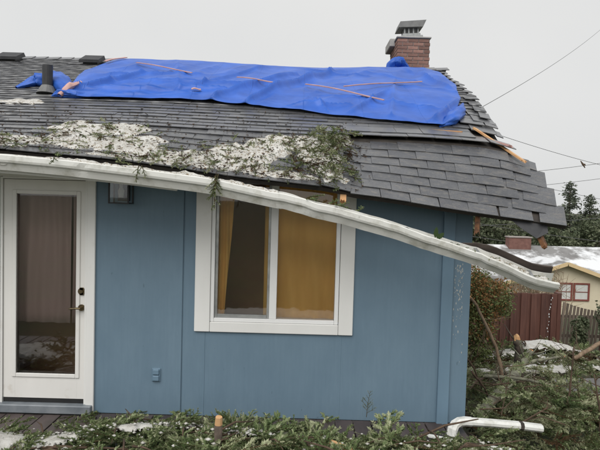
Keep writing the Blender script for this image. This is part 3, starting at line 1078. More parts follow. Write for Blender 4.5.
def fold_h(x, v):
    h = 0
    for (a, b_, amp, w) in FOLDS:
        dx, dv_ = b_[0] - a[0], b_[1] - a[1]
        L2 = dx * dx + dv_ * dv_
        t = ((x - a[0]) * dx + (v - a[1]) * dv_) / L2
        tt = min(1, max(0, t))
        d = math.hypot(x - a[0] - tt * dx, v - a[1] - tt * dv_)
        wob = 1 + 0.4 * noise.noise(Vector((x * 3, v * 3, a[0])))
        h += 1.35 * amp * math.exp(-abs(d / (0.56 * w * wob)) ** 1.35) * (1 - 0.6 * max(0, abs(t - 0.5) * 2 - 0.4))
    h += 0.022 * noise.noise(Vector((x * 1.3, v * 1.6, 1.0))) + 0.026 * (1 - 2.2 * abs(noise.noise(Vector((x * 2.6 - v * 0.9, v * 0.9 + x * 0.3, 4.0)))))
    h += 0.0025 * noise.noise(Vector((x * 9, v * 9, 7.0)))
    return h


def tarp_pt(s, t):
    tt = t
    xl, xr = interp(LEFT, tt), interp(RIGHT, tt)
    x = xl + (xr - xl) * s
    v = interp(BOT, s)
    v = v + (4.78 - v) * t
    v += 0.03 * noise.noise(Vector((s * 14, 0.5, 3))) * (1 - t)
    x += 0.03 * noise.noise(Vector((t * 9, 1.5, 3))) * (1 if s in (0, 1) else 0)
    edge = min(1, min(t, s, 1 - s) / 0.03)
    h = 0.035 + 1.25 * fold_h(x, v) * (0.35 + 0.65 * edge) * (1 - 0.75 * smooth01((v - 4.0) / 0.5)) 
    if v < VR:
        return roof_at(x, v, max(0.045, h + 0.012))
    return roofP(x, VR) + Vector((0, (v - VR) * CA, -(v - VR) * SA + max(0.03, h)))


tarp = thing('tarp', 'crumpled bright blue tarp covering the upper roof', 'tarp', (-0.5, 2.4, 3.5))
mb = MB().grid(tarp_pt, [i / 260 for i in range(261)], [j / 150 for j in range(151)])
o = mb.build('sheet', 'tarp_blue', tarp, smooth=True)
s = o.modifiers.new('thick', 'SOLIDIFY')
s.thickness = 0.004


def crumple(name, pts, rads, mat, parent, seed, nseg=28, n=26, amp=0.35):
    """bunched cloth: a lumpy tube along points"""
    mb = MB()
    P_ = [Vector(q) for q in pts]

    def fn(t, k):
        f = t * (len(P_) - 1)
        i = min(int(f), len(P_) - 2)
        c = P_[i].lerp(P_[i + 1], f - i)
        r = np.interp(t, np.linspace(0, 1, len(rads)), rads)
        d = (P_[i + 1] - P_[i]).normalized()
        a = d.cross(Vector((0, 0, 1))).normalized()
        b_ = a.cross(d)
        th = 2 * math.pi * k / n
        rr = r * (1 + amp * noise.noise(Vector((math.cos(th) * 1.6, math.sin(th) * 1.6 + t * 5, seed))) + 0.5 * amp * noise.noise(
            Vector((math.cos(th) * 4, math.sin(th) * 4 + t * 9, seed + 3))))
        return c + a * (rr * math.cos(th)) + b_ * (rr * math.sin(th) * 0.8)
    mb.grid(fn, [i / nseg for i in range(nseg + 1)], list(range(n + 1)))
    return mb.build(name, mat, parent, smooth=True)


crumple('gathered_end', [roof_at(-3.34, 2.22, 0.03), roof_at(-3.2, 2.45, 0.07), roof_at(-3.0, 2.50, 0.08), roof_at(-2.8, 2.2, 0.07), roof_at(-2.6, 1.98, 0.05)],
        [0.02, 0.10, 0.13, 0.14, 0.09], 'tarp_blue', tarp, 2)
crumple('gathered_end', [roof_at(-2.78, 1.86, 0.02), roof_at(-2.68, 1.88, 0.05), roof_at(-2.5, 1.86, 0.05), roof_at(-2.3, 1.9, 0.03)], [0.01, 0.07, 0.06, 0.02], 'tarp_blue', tarp, 3)
crumple('folded_corner', [roof_at(1.36, 1.24, 0.02), roof_at(1.50, 1.36, 0.06), roof_at(1.66, 1.66, 0.06), roof_at(1.82, 2.1, 0.03)], [0.01, 0.075, 0.07, 0.01], 'tarp_blue', tarp, 4)
crumple('gathered_end', [(1.56, 5.30, 4.35), (1.64, 5.31, 4.56), (1.78, 5.33, 4.62), (1.98, 5.36, 4.48)], [0.06, 0.13, 0.11, 0.03], 'tarp_blue', tarp, 6)
# tarp carried on over the back of the ridge up to the chimney foot
mb = MB().grid(lambda a, b_: (1.25 + a * 1.05 - 0.15 * b_, 3.75 + b_ * 1.75, 4.02 + 0.42 * b_ * (0.9 + 0.1 * math.sin(a * 9)) + 0.05 * noise.noise(Vector((a * 3, b_ * 4, 2)))
                               - 0.5 * max(0, a - 0.86) * (0.5 + b_)), [i / 24 for i in range(25)], [j / 16 for j in range(17)])
o = mb.build('rear_sheet', 'tarp_blue', tarp, smooth=True)
s = o.modifiers.new('thick', 'SOLIDIFY')
s.thickness = 0.004


def tarp_h(x, v):
    return 0.05 + 1.25 * fold_h(x, v) * (1 - 0.75 * smooth01((v - 4.0) / 0.5))


laths = [((-2.39, 3.81), (-1.48, 3.17), 0.022, 'thin pinkish lath slanting across the upper left part of the blue tarp'),
         ((-0.84, 2.79), (-0.35, 2.54), 0.022, 'short thin lath near the middle of the blue tarp'),
         ((0.02, 2.54), (0.88, 1.85), 0.022, 'pinkish lath slanting down to the right near the lower edge of the tarp'),
         ((0.47, 2.36), (1.49, 2.86), 0.022, 'thin lath rising toward the chimney on the right part of the tarp'),
         ((-2.88, 3.95), (-2.72, 4.40), 0.05, 'short orange lath at the top left corner of the tarp'),
         ((-1.27, 2.07), (-1.17, 2.10), 0.05, 'tiny orange wood scrap near the lower edge of the tarp')]
for (a, b_, w, lab) in laths:
    A, B = roof_at(a[0], a[1], tarp_h(*a) + 0.012), roof_at(b_[0], b_[1], tarp_h(*b_) + 0.012)
    nseg = 10
    mb = MB()
    nrm = Vector((0, -SA, CA))
    d = (B - A).normalized()
    sx = d.cross(nrm).normalized() * w / 2
    def lp(t):
        x = a[0] + (b_[0] - a[0]) * t
        v = a[1] + (b_[1] - a[1]) * t
        return roof_at(x, v, tarp_h(x, v) + 0.02)
    rows = [lp(i / nseg) for i in range(nseg + 1)]
    hs = sorted(tarp_h(a[0] + (b_[0] - a[0]) * i / nseg, a[1] + (b_[1] - a[1]) * i / nseg) for i in range(nseg + 1))
    hl = hs[-1] + 0.014
    rows = [roof_at(a[0] + (b_[0] - a[0]) * i / nseg, a[1] + (b_[1] - a[1]) * i / nseg, hl + 0.008 * math.sin(i * 0.5)) for i in range(nseg + 1)]
    vs_ = []
    for r_ in rows:
        vs_ += [r_ - sx, r_ + sx, r_ + sx + nrm * 0.010, r_ - sx + nrm * 0.010]
    fs = [(3, 2, 1, 0), (nseg * 4, nseg * 4 + 1, nseg * 4 + 2, nseg * 4 + 3)]
    for i in range(nseg):
        for j in range(4):
            fs.append((i * 4 + j, i * 4 + (j + 1) % 4, i * 4 + 4 + (j + 1) % 4, i * 4 + 4 + j))
    mb.add(vs_, fs)
    o = mb.build('wooden_lath', 'lath_wood')
    tag(o, lab, 'lath', 'laths holding down the tarp')
o = crumple('wood_scrap', [roof_at(-2.66, 1.80, 0.05), roof_at(-2.60, 1.92, 0.12), roof_at(-2.53, 2.10, 0.14)], [0.03, 0.05, 0.02], 'lath_wood', None, 8, 10, 8, 0.5)
tag(o, 'crumpled pink scrap at the lower left corner of the blue tarp', 'scrap')

# ------------------------------------------------------------------ conifer sprays
def unit(a):
    return a / np.maximum(1e-9, np.linalg.norm(a, axis=-1, keepdims=True))


def make_spray(rs, L=0.5, nside=14, needle=0.02, dens=620, width=0.0042, side_len=0.42, droop=0.12, flat=0.35, subs=1.0, tip=0.22):
    """a fir bough: bent stem, two-ranked side shoots, single-triangle needles. returns V, T, tone"""
    Vs, Ts, tones = [], [], []
    cnt = 0
    shoots = []

    def axis(p0, d, length, bend, nseg):
        pts = [p0]
        dd = d.copy()
        for i in range(nseg):
            dd = unit(dd + bend / nseg + rs.normal(0, 0.04, 3))
            pts.append(pts[-1] + dd * length / nseg)
        return np.array(pts)
    main = axis(np.zeros(3), np.array([1.0, 0, 0.05]), L, np.array([0, rs.normal(0, 0.15), -droop]), 10)
    shoots.append((main, 0.004 + 0.008 * L, 1.0))
    for i in range(nside):
        t = 0.12 + 0.86 * (i + rs.uniform(0, 0.6)) / nside
        f = t * 10
        k0 = min(int(f), 9)
        p = main[k0] + (main[k0 + 1] - main[k0]) * (f - k0)
        sgn = 1 if i % 2 else -1
        ang = rs.uniform(0.7, 1.0)
        d = np.array([math.cos(ang), sgn * math.sin(ang), rs.normal(0.08, 0.16)])
        ln = side_len * L * (1.05 - 0.75 * t) * rs.uniform(0.7, 1.15)
        sh = axis(p, unit(d), ln, np.array([0.35, 0, rs.normal(0.0, 0.25)]), 5)
        shoots.append((sh, 0.0022 + 0.003 * L, 0.8))
        if ln > 0.11:
            for q in range(int(subs * (2 + int(ln / 0.09)))):
                tt = rs.uniform(0.25, 0.85)
                kk = min(int(tt * 5), 4)
                d2 = unit(unit(d) + np.array([0.3, rs.choice([-1, 1]) * 0.8, rs.normal(0, 0.2)]))
                shoots.append((axis(sh[kk], d2, ln * rs.uniform(0.25, 0.5), np.zeros(3), 3), 0.0018 + 0.002 * L, 0.6))
    for (pts, rad, _) in shoots:
        seg = np.diff(pts, axis=0)
        sl = np.linalg.norm(seg, axis=1)
        total = sl.sum()
        n = max(10, int(total * dens))
        u = np.sort(rs.uniform(0, 1, n)) ** 0.95 * (len(pts) - 1) * 0.9999
        i0 = u.astype(int)
        base = pts[i0] + seg[i0] * (u - i0)[:, None]
        ax = unit(seg[i0])
        rnd = rs.normal(0, 1, (n, 3))
        rnd[:, 2] *= (1 - flat)
        rad_d = unit(rnd - (rnd * ax).sum(1)[:, None] * ax)
        nd = unit(rad_d + ax * rs.uniform(0.35, 0.95, (n, 1)))
        ln = needle * rs.uniform(0.75, 1.15, (n, 1)) * np.clip(1.25 - 0.5 * (u / (len(pts) - 1)), 0.5, 1)[:, None]
        side = unit(np.cross(nd, ax)) * width / 2
        V = np.stack([base - side, base + side, base + nd * ln], 1).reshape(-1, 3)
        T = np.arange(n * 3).reshape(-1, 3) + cnt
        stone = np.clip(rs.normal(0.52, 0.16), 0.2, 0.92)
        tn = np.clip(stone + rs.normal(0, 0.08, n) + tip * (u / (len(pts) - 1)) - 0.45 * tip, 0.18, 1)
        Vs.append(V)
        Ts.append(T)
        tones.append(np.repeat(tn, 3))
        cnt += n * 3
        # stem, three-sided
        m = len(pts)
        rr = np.linspace(rad, rad * 0.35, m)[:, None]
        aa = unit(np.cross(np.vstack([seg, seg[-1:]]), np.array([0, 0, 1.0]) + 1e-3))
        bb = unit(np.cross(aa, np.vstack([seg, seg[-1:]])))
        ring = [pts + rr * (aa * math.cos(t) + bb * math.sin(t)) for t in (0, 2.094, 4.189)]
        V = np.stack(ring, 1).reshape(-1, 3)
        T = []
        for i in range(m - 1):
            for k in range(3):
                j = (k + 1) % 3
                T += [(i * 3 + k, i * 3 + j, i * 3 + 3 + j), (i * 3 + k, i * 3 + 3 + j, i * 3 + 3 + k)]
        Vs.append(V)
        Ts.append(np.array(T) + cnt)
        tones.append(np.full(len(V), 0.03))
        cnt += len(V)
    return np.vstack(Vs), np.vstack(Ts), np.concatenate(tones)


rs = np.random.RandomState(7)
SPRAYS = [make_spray(rs, L=rs.uniform(0.42, 0.6), nside=rs.randint(11, 15)) for _ in range(7)]
FRONT = [make_spray(rs, L=rs.uniform(0.38, 0.55), nside=rs.randint(8, 12), needle=0.022, dens=480, width=0.0092, side_len=0.5, subs=0.45, flat=0.15, tip=0.4) for _ in range(8)]
COARSE = [make_spray(rs, L=rs.uniform(0.42, 0.6), nside=rs.randint(11, 15), needle=0.024, dens=300, width=0.0090) for _ in range(7)]
SMALL = [make_spray(rs, L=0.2, nside=5, needle=0.018, dens=420, width=0.0075) for _ in range(4)]


def place(spray, M, dt=0.0):
    V, T, tn = spray
    A = np.array(M)
    return V @ A[:3, :3].T + A[:3, 3], T, np.clip(tn + np.where(tn > 0.1, dt, 0), 0, 1)


def join(items):
    Vs, Ts, ts, c = [], [], [], 0
    for V, T, t in items:
        Vs.append(V)
        Ts.append(T + c)
        ts.append(t)
        c += len(V)
    return np.vstack(Vs), np.vstack(Ts), np.concatenate(ts)


def xf(p, yaw, pitch=0.0, roll=0.0, s=1.0):
    return (Matrix.Translation(p) @ Euler((roll, pitch, yaw), 'XYZ').to_matrix().to_4x4() @ Matrix.Scale(s, 4))


def bough_thing(name, items, label, group=None, stems=(), cat='branch', loc=None, foliage_name='needles', bark='twig_bark'):
    V, T, t = join(items)
    if loc is None:
        loc = V.mean(0)
        loc[2] = V[:, 2].min()
    th = thing(name, label, cat, tuple(float(q) for q in loc), group)
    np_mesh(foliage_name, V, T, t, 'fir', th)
    for (pts, rads) in stems:
        MB().tube(pts, rads, 8, jag=0.12, rng=random.Random(len(pts))).build('stem', bark, th, True)
    return th


# --- deck
deck = thing('deck', 'dark brown wooden deck at the foot of the blue wall', 'deck', (-1.5, -0.8, -0.08))
x = -4.6
i = 0
rd = random.Random(12)
while x < 1.45:
    MB().box(x + 0.004, x + 0.158, -2.6 + rd.uniform(0, 0.02), -0.012 if not (-2.82 < x + 0.08 < -1.82) else -0.075, -0.085, -0.05 + rd.uniform(-0.001, 0.002), 0.003).build('deck_board', 'deck_wood', deck)
    x += 0.1655
mb = MB()
for y in (-2.5, -1.7, -0.9, -0.2):
    mb.box(-4.6, 1.55, y - 0.02, y + 0.02, -0.24, -0.087)
mb.build('joists', 'old_fascia', deck)

# --- heap of boughs in front of the wall
def heap(x, y):
    """height of the tangle above the deck"""
    h = 0.05 + 0.22 * smooth01((-y - 0.35) / 0.7)
    h *= 0.75 + 0.5 * noise.noise(Vector((x * 1.3, y * 1.3, 8.0)))
    h += 0.10 * math.exp(-((x + 1.05) / 0.45) ** 2) * smooth01((-y - 0.2) / 0.5)
    h *= smooth01((x + 2.75) / 0.5) * 0.55 + 0.45
    return max(0.03, h)


rg = random.Random(21)
items = []
n = 0
while n < 540:
    x = rg.uniform(-2.6, 1.75)
    y = -0.10 - rg.random() ** 0.9 * 1.35
    # deck stays bare near the door
    front = interp([(-2.7, -0.95), (-2.2, -0.80), (-1.95, -0.55), (-1.6, -0.50), (-1.2, -0.40), (-0.6, -0.36), (0.4, -0.34), (1.8, -0.32)], x)
    if y > front + rg.uniform(-0.05, 0.03):
        continue
    h = heap(x, y)
    z = -0.05 + h * rg.random() ** 0.7
    sc = rg.uniform(0.5, 1.0) if rg.random() < 0.8 else rg.uniform(1.1, 1.5)
    if y > front - 0.25:
        sc *= 0.55
    yaw = rg.uniform(0, 6.28)
    if y > front - 0.38 and rg.random() < 0.9:
        yaw = rg.uniform(3.0, 6.4)
    if x > 1.15:
        sc = min(sc, 0.6)
        z = min(z, -0.02)
    items.append(place(rg.choice(FRONT), xf((x, y, z), yaw, rg.gauss(0.06, 0.04) if sc > 0.9 or x > 1.15 else rg.gauss(-0.02, 0.07 if y > -0.7 else 0.16), rg.gauss(0, 0.3), sc), rg.gauss(0.16, 0.15)))
    n += 1
for x, y in ((-1.98, -0.16), (-1.78, -0.10), (-1.9, -0.24), (-1.70, -0.18), (-1.5, -0.09), (-1.0, -0.07), (-0.72, -0.08), (-0.2, -0.07), (0.3, -0.08)):
    items.append(place(rg.choice(SMALL), xf((x, y, -0.02), rg.uniform(0, 6.28), 0, 0, rg.uniform(0.7, 1.3)), -0.1))
V, T, t = join(items)
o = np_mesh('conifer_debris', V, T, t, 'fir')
tag(o, 'tangled carpet of green conifer boughs heaped on the deck below the wall', 'branches', kind='stuff')

# --- snow caught on the heap
def blob_field(name, centres, fn_base, mat, label, seed=0, res=0.018, patchy=0.75, ymin=-99):
    """height-field snow: centres (x, y, rx, ry, h) over a base surface fn_base(x, y) -> point at height"""
    Vs, Ts = [], []
    for ci, (cx, cy, rx_, ry_, hh) in enumerate(centres):
        nx, ny = max(8, int(2.3 * rx_ / res)), max(8, int(2.3 * ry_ / res))
        idx = {}
        for i in range(nx + 1):
            for j in range(ny + 1):
                a, b_ = (i / nx - 0.5) * 2.3, (j / ny - 0.5) * 2.3
                x, y = cx + a * rx_, cy + b_ * ry_
                w = 1 - (a * a + b_ * b_)
                w += patchy * noise.noise(Vector((x * 5, y * 5, seed + ci))) + 0.5 * patchy * noise.noise(Vector((x * 12, y * 12, seed + ci)))
                h = hh * (1 - math.exp(-2.2 * w)) if w > 0 else 0.12 * w
                h += 0.12 * hh * noise.noise(Vector((x * 30, y * 30, seed))) if w > 0 else 0
                if w > -0.12 and y > ymin:
                    idx[(i, j)] = len(Vs)
                    Vs.append(tuple(fn_base(x, y, h)))
        for i in range(nx):
            for j in range(ny):
                q = [idx.get(k_) for k_ in ((i, j), (i + 1, j), (i + 1, j + 1), (i, j + 1))]
                if None not in q:
                    Ts.append(q)
    o = np_mesh(name, Vs, Ts, None, mat, smooth=True)
    tag(o, label, 'snow', kind='stuff')
    return o


heap_snow = [(-2.20, -0.98, 0.28, 0.16, 0.05), (-1.75, -1.0, 0.22, 0.12, 0.04), (-1.30, -0.75, 0.28, 0.12, 0.05), (-1.0, -0.62, 0.18, 0.12, 0.045),
             (-0.35, -0.75, 0.14, 0.08, 0.03), (-0.1, -0.55, 0.08, 0.06, 0.03), (-1.55, -0.75, 0.14, 0.08, 0.04), (-2.45, -0.85, 0.18, 0.10, 0.03), (-3.0, -1.5, 0.45, 0.38, 0.08), (-2.6, -1.25, 0.3, 0.2, 0.06)]
blob_field('snow', heap_snow, lambda x, y, h: (x, y, -0.05 + heap(x, y) * 0.92 + h), 'snow', 'patches of white snow lying on the conifer boughs on the deck', 3, res=0.013, patchy=1.1)
# loose crumbs of snow resting on the shoots
V, T = [], []
oct_ = [(1, 0, 0), (-1, 0, 0), (0, 1, 0), (0, -1, 0), (0, 0, 1), (0, 0, -1)]
octf = [(0, 2, 4), (2, 1, 4), (1, 3, 4), (3, 0, 4), (2, 0, 5), (1, 2, 5), (3, 1, 5), (0, 3, 5)]
for _ in range(1500):
    if rg.random() < 0.85:
        cx, cy, a, b_, h = rg.choice(heap_snow)
        x, y = cx + rg.gauss(0, 0.8) * a, cy + rg.gauss(0, 0.9) * b_
    else:
        x, y = rg.uniform(-2.6, 1.6), rg.uniform(-1.3, -0.4)
    s_ = 0.006 + 0.016 * rg.random() ** 2
    c = Vector((x, y, -0.05 + heap(x, y) * rg.uniform(0.85, 1.12) + 0.012))
    b0 = len(V)
    for q in oct_:
        V.append(tuple(c + Vector((q[0] * rg.uniform(.7, 1.6), q[1] * rg.uniform(.7, 1.4), q[2] * rg.uniform(.4, .8))) * s_))
    T += [tuple(b0 + i for i in f) for f in octf]
o = np_mesh('snow_crumbs', V, T, None, 'snow', smooth=True)
tag(o, 'small white crumbs of snow sprinkled over the boughs on the deck', 'snow', kind='stuff')
# boughs poking through the snow
items = []
for _ in range(130):
    cx, cy, a, b_, h = rg.choice(heap_snow)
    x, y = cx + rg.gauss(0, 0.7) * a, cy + rg.gauss(0, 0.7) * b_
    items.append(place(rg.choice(SMALL + FRONT[:5]), xf((x, y, -0.05 + heap(x, y) * 0.92 + 0.01), rg.uniform(0, 6.28), rg.uniform(-0.35, 0.0), rg.gauss(0, 0.3), rg.uniform(0.5, 0.8)), 0.12))
V, T, t = join(items)
o = np_mesh('bough_tips', V, T, t, 'fir')
tag(o, 'pale green conifer tips poking through the snow on the deck', 'branches', kind='stuff')

blob_field('snow', [(-0.2, -6.0, 2.2, 1.0, 0.12), (1.8, -4.2, 1.2, 0.8, 0.1)],
           lambda x, y, h: (x, y, ground_z(x, y) + 0.02 + h), 'snow', 'snow on the ground in front of the deck', 51, res=0.06)

mb = MB()
for _ in range(60):
    x, y = rg.uniform(-2.3, 1.6), rg.uniform(-1.2, -0.5)
    z = -0.05 + heap(x, y) * rg.uniform(0.7, 1.1)
    a_ = rg.uniform(0, 6.28)
    L = rg.uniform(0.2, 0.7)
    d = Vector((math.cos(a_), 0.5 * math.sin(a_), rg.gauss(0.02, 0.1)))
    r_ = rg.uniform(0.004, 0.012)
    p0 = Vector((x, y, z))
    mb.tube([p0, p0 + d * L * 0.5 + Vector((0, 0, rg.gauss(0.02, 0.02))), p0 + d * L], [r_, r_ * 0.8, r_ * 0.4], 6, jag=0.15, rng=rg)
o = mb.build('broken_twigs', 'twig_bark', smooth=True)
tag(o, 'brown broken twigs lying among the boughs on the deck', 'twigs', kind='stuff')

# --- things on the deck heap that stand out
st = thing('cut_stub', 'upright sawn branch stub with a bright orange cut end among the boughs', 'stub', (-0.56, -1.0, -0.03))
rk = random.Random(2)
MB().tube([(-0.565, -0.98, -0.05), (-0.56, -1.0, 0.14), (-0.555, -1.02, 0.305)], [0.032, 0.030, 0.028], 12, jag=0.08, rng=rk).build('bark', 'bark', st, True)
MB().tube([(-0.555, -1.02, 0.306), (-0.552, -1.03, 0.365)], [0.027, 0.024], 12, jag=0.1, rng=rk).build('cut_face', 'fresh_wood', st)
o = broken_board((0.31, -0.82, 0.10), (0.42, -0.86, 0.075), 0.035, 0.022, 'fresh_wood', 'wood_chip', 9)
o.parent = None
tag(o, 'orange split wood chip lying on the boughs below the window', 'wood chip')
bough_thing('fallen_bough', [place(SPRAYS[1], xf((0.62, -0.30, 0.10), 1.2, -1.2, 0.2, 0.42), 0.25)], 'small fir tip standing upright against the foot of the wall')
bough_thing('fallen_bough', [place(SPRAYS[2], xf((-0.95, -0.24, -0.02), 0.3, -0.08, 0, 0.5), -0.05), place(SPRAYS[3], xf((-0.80, -0.24, -0.02), 2.6, -0.08, 0, 0.45), -0.05)],
            'dark green bough lying tight against the wall left of the cut stub')

# ------------------------------------------------------------------ snow, boughs and litter on the roof
roof_snow = [(-2.97, 1.58, 0.28, 0.12, 0.035), (-2.0, 0.62, 0.30, 0.22, 0.05), (-1.62, 0.66, 0.24, 0.16, 0.05), (-1.9, 0.32, 0.35, 0.17, 0.05), (-1.45, 0.30, 0.30, 0.22, 0.05),
             (-2.35, 0.26, 0.30, 0.12, 0.03), (-1.10, 0.16, 0.28, 0.14, 0.045), (-0.85, 0.20, 0.20, 0.16, 0.04), (-2.6, 0.14, 0.4, 0.08, 0.02), (-1.3, 0.06, 0.4, 0.05, 0.03),
             (-0.62, 0.28, 0.22, 0.22, 0.06), (-0.42, 0.42, 0.22, 0.24, 0.075), (-0.24, 0.50, 0.20, 0.22, 0.07), (-0.48, 0.16, 0.25, 0.12, 0.05), (-0.05, 0.62, 0.16, 0.14, 0.05),
             (0.15, 0.50, 0.20, 0.28, 0.06), (0.24, 0.24, 0.16, 0.18, 0.05), (0.30, 0.75, 0.16, 0.12, 0.04), (-0.1, 0.10, 0.25, 0.06, 0.03)]
blob_field('roof_snow', roof_snow, lambda x, v, h: roof_at(x, max(0.005, v), 0.018 + 0.5 * h), 'dirty_snow', 'dirty snow full of needles and sawdust lying on the lower roof', 11, res=0.013, patchy=1.0, ymin=0.0)


def rdisp(x, v, h=0.03):
    p, du, dv, n = roof_frame(x, max(0.0, v))
    return p + n * h, du, dv, n


def roof_xf(x, v, h, yaw, s, tip=0.0):
    p, du, dv, n = rdisp(x, v, h)
    B = Matrix(((du.x, dv.x, n.x), (du.y, dv.y, n.y), (du.z, dv.z, n.z))).to_4x4()
    return Matrix.Translation(p) @ B @ Euler((rg.gauss(0, 0.2), tip, yaw), 'XYZ').to_matrix().to_4x4() @ Matrix.Scale(s, 4)


# the thick bough pile near the break
items = []
for _ in range(150):
    t_ = rg.random()
    x = 0.02 + 0.36 * t_ + rg.gauss(0, 0.06)
    v = 0.15 + 0.68 * rg.random()
    x = min(0.48, max(-0.08, x + (v - 0.5) * 0.25))
    items.append(place(rg.choice(FRONT[:3] + SMALL + SMALL), roof_xf(x, v, 0.03 + 0.05 * rg.random(), rg.uniform(0, 6.28), rg.uniform(0.3, 0.5), 0.0), -0.6 if rg.random() < 0.25 else rg.gauss(0.25, 0.18)))
for _ in range(8):
    items.append(place(rg.choice(SMALL), roof_xf(0.42 + rg.uniform(-0.1, 0.12), 0.86 + rg.uniform(-0.05, 0.06), 0.04, rg.uniform(0, 6.28), 0.6, 0.0), 0.05))
bough_thing('roof_bough', items, 'thick pile of conifer boughs lying on the roof above the window')
# smaller sprigs among the snow, nobody could count them
items = []
for _ in range(330):
    cx, cv, a, b_, h = rg.choice(roof_snow[1:])
    items.append(place(rg.choice(SMALL), roof_xf(cx + rg.uniform(-1, 1) * a, max(0.0, cv + rg.uniform(-1, 1) * b_), 0.045, rg.uniform(0, 6.28), rg.uniform(0.3, 0.62), -0.05), -0.6 if rg.random() < 0.2 else rg.gauss(0.3, 0.15)))
for _ in range(26):     # along the eave and in the trough
    x = rg.uniform(-2.4, 0.5)
    items.append(place(rg.choice(SMALL), roof_xf(x, 0.02, 0.03, rg.uniform(0, 6.28), rg.uniform(0.25, 0.5), -0.1), 0.05))
V, T, t = join(items)
o = np_mesh('roof_sprigs', V, T, t, 'fir')
tag(o, 'small green needle sprigs scattered through the snow on the roof', 'sprigs', kind='stuff')
# crumbs of bark and sawdust
V, T = [], []
for _ in range(2600):
    if rg.random() < 0.65:
        cx, cv, a, b_, h = rg.choice(roof_snow[1:])
        x, v = cx + rg.gauss(0, 0.7) * a, cv + rg.gauss(0, 0.9) * b_
        hh = 0.035 + 0.06 * rg.random()
    else:
        x, v = rg.uniform(-3.2, 0.6), abs(rg.gauss(0.3, 0.7))
        hh = 0.03
    if v < 0.01 or x > 0.6 or v > 1.7:
        continue
    p = roof_at(x, v, hh if hh < 0.05 else 0.03 + 0.03 * rg.random())
    s_ = rg.uniform(0.004, 0.012)
    b0 = len(V)
    for _k in range(4):
        V.append(tuple(p + Vector((rg.gauss(0, 1), rg.gauss(0, 1), rg.gauss(0, 0.5))) * s_))
    T += [(b0, b0 + 1, b0 + 2), (b0, b0 + 2, b0 + 3), (b0, b0 + 3, b0 + 1), (b0 + 1, b0 + 3, b0 + 2)]
o = np_mesh('bark_crumbs', V, T, None, 'twig_bark')
tag(o, 'brown crumbs of bark and sawdust strewn over the lower roof', 'litter', kind='stuff')

# sprigs hanging over the gutter, one by one
def gut_sprig(items, label):
    bough_thing('fir_sprig', items, label, 'sprigs caught on the gutter', cat='sprig')


gp = lambda seg, x, dz=0.0, dy=0.0: gpoint(seg, x, 0.122, 0.0) + Vector((0, -0.01 + dy, dz))
gut_sprig([place(SMALL[0], xf(gp(0, -1.90, 0.02), -1.2, 0.6, 0, 0.55), 0.1), place(SMALL[1], xf(gp(0, -1.88, 0.02), 1.9, -0.4, 0, 0.5), 0.1)],
          'small green sprig draped over the gutter just above the white door')
gut_sprig([place(SMALL[2], xf(gp(0, -1.25, 0.03), -1.9, 1.1, 0, 0.75), 0.3), place(SMALL[1], xf(gp(0, -1.23, 0.03), -0.9, 0.9, 0, 0.6), 0.3), place(SMALL[3], xf(gp(0, -1.3, 0.03), 3.0, -0.1, 0, 0.7), 0.2)],
          'forked pale green sprig hanging over the gutter right of the lantern')
gut_sprig([place(SPRAYS[0], xf(gp(0, -0.655, 0.06), -1.4, 1.45, 0, 0.42), 0.05), place(SMALL[0], xf(gp(0, -0.64, 0.05), -1.8, 1.3, 0, 1.1), 0.1),
           place(SMALL[3], xf(gp(0, -0.66, 0.03, -0.01), -1.3, 1.5, 0, 1.3), 0.2)], 'long green sprig hanging from the gutter in front of the window')
gut_sprig([place(SMALL[k], xf(gp(1, 0.05 + 0.06 * k, 0.02, 0.05), k * 1.7, -0.2, 0, 0.7), 0.05) for k in range(4)], 'clump of green needles lying in the gutter where it bends above the window')
gut_sprig([place(SMALL[k], xf(gp(1, 0.30 + 0.05 * k, 0.02, 0.05), k * 1.3 + 1, -0.3, 0, 0.6), 0.1) for k in range(4)], 'clump of needles sticking out of the gutter above the right window edge')
# broad leaves stuck in the hanging gutter
for (x, dz, lab) in ((1.06, 0.03, 'pair of small green leaves standing up from the hanging gutter by the corner'),):
    t = thing('leaf_sprig', lab, 'leaf', tuple(gp(1, x, 0, 0.05)))
    for k, (ang, ln) in enumerate(((0.1, 0.09), (0.75, 0.07), (-0.5, 0.06))):
        p0 = gp(1, x + 0.02 * k, 0.0, 0.05)
        d = Vector((math.sin(ang), -0.1, math.cos(ang)))
        sx = Vector((math.cos(ang), 0, -math.sin(ang)))
        V = [p0, p0 + d * ln * .35 + sx * .018, p0 + d * ln * .75 + sx * .014, p0 + d * ln, p0 + d * ln * .75 - sx * .014, p0 + d * ln * .35 - sx * .018]
        V2 = [q + Vector((0, 0.003, 0)) for q in V]
        mb = MB()
        mb.add(V + V2, [(0, 1, 2, 3, 4, 5), (11, 10, 9, 8, 7, 6)] + [(i, i + 6, (i + 1) % 6 + 6, (i + 1) % 6) for i in range(6)])
        mb.build('leaf', 'broad_leaf', t)
# slush and needles in the hanging trough
mb = MB()
us = [-0.12 + i * 0.02 for i in range(105)]
def slush(u, j):
    a = 0.006 + 0.074 * j / 6
    h = -0.075 + 0.045 * noise.noise(Vector((u * 6, j * 0.5, 4))) + 0.02 * noise.noise(Vector((u * 25, j * 1.3, 4))) + 0.03 * math.sin(math.pi * j / 6) + 0.04 * smooth01((u - 1.3) / 0.3)
    return gpoint(1, u, a, min(0.0, h), 0.006)
mb.grid(slush, us, list(range(7)))
us0 = [-2.7 + i * 0.02 for i in range(127)]
def slush0(u, j):
    a = 0.004 + 0.098 * j / 6
    h = -0.012 + 0.03 * noise.noise(Vector((u * 5, j * 0.5, 14))) + 0.015 * noise.noise(Vector((u * 21, j * 1.3, 14))) + 0.03 * (1 - j / 6) - 0.06 * smooth01((-2.1 - u) / 0.4)
    return gpoint(0, u, a, h - 0.02 * (j == 6))
mb.grid(slush0, us0, list(range(7)))
o = mb.build('gutter_slush', 'dirty_snow', smooth=True)
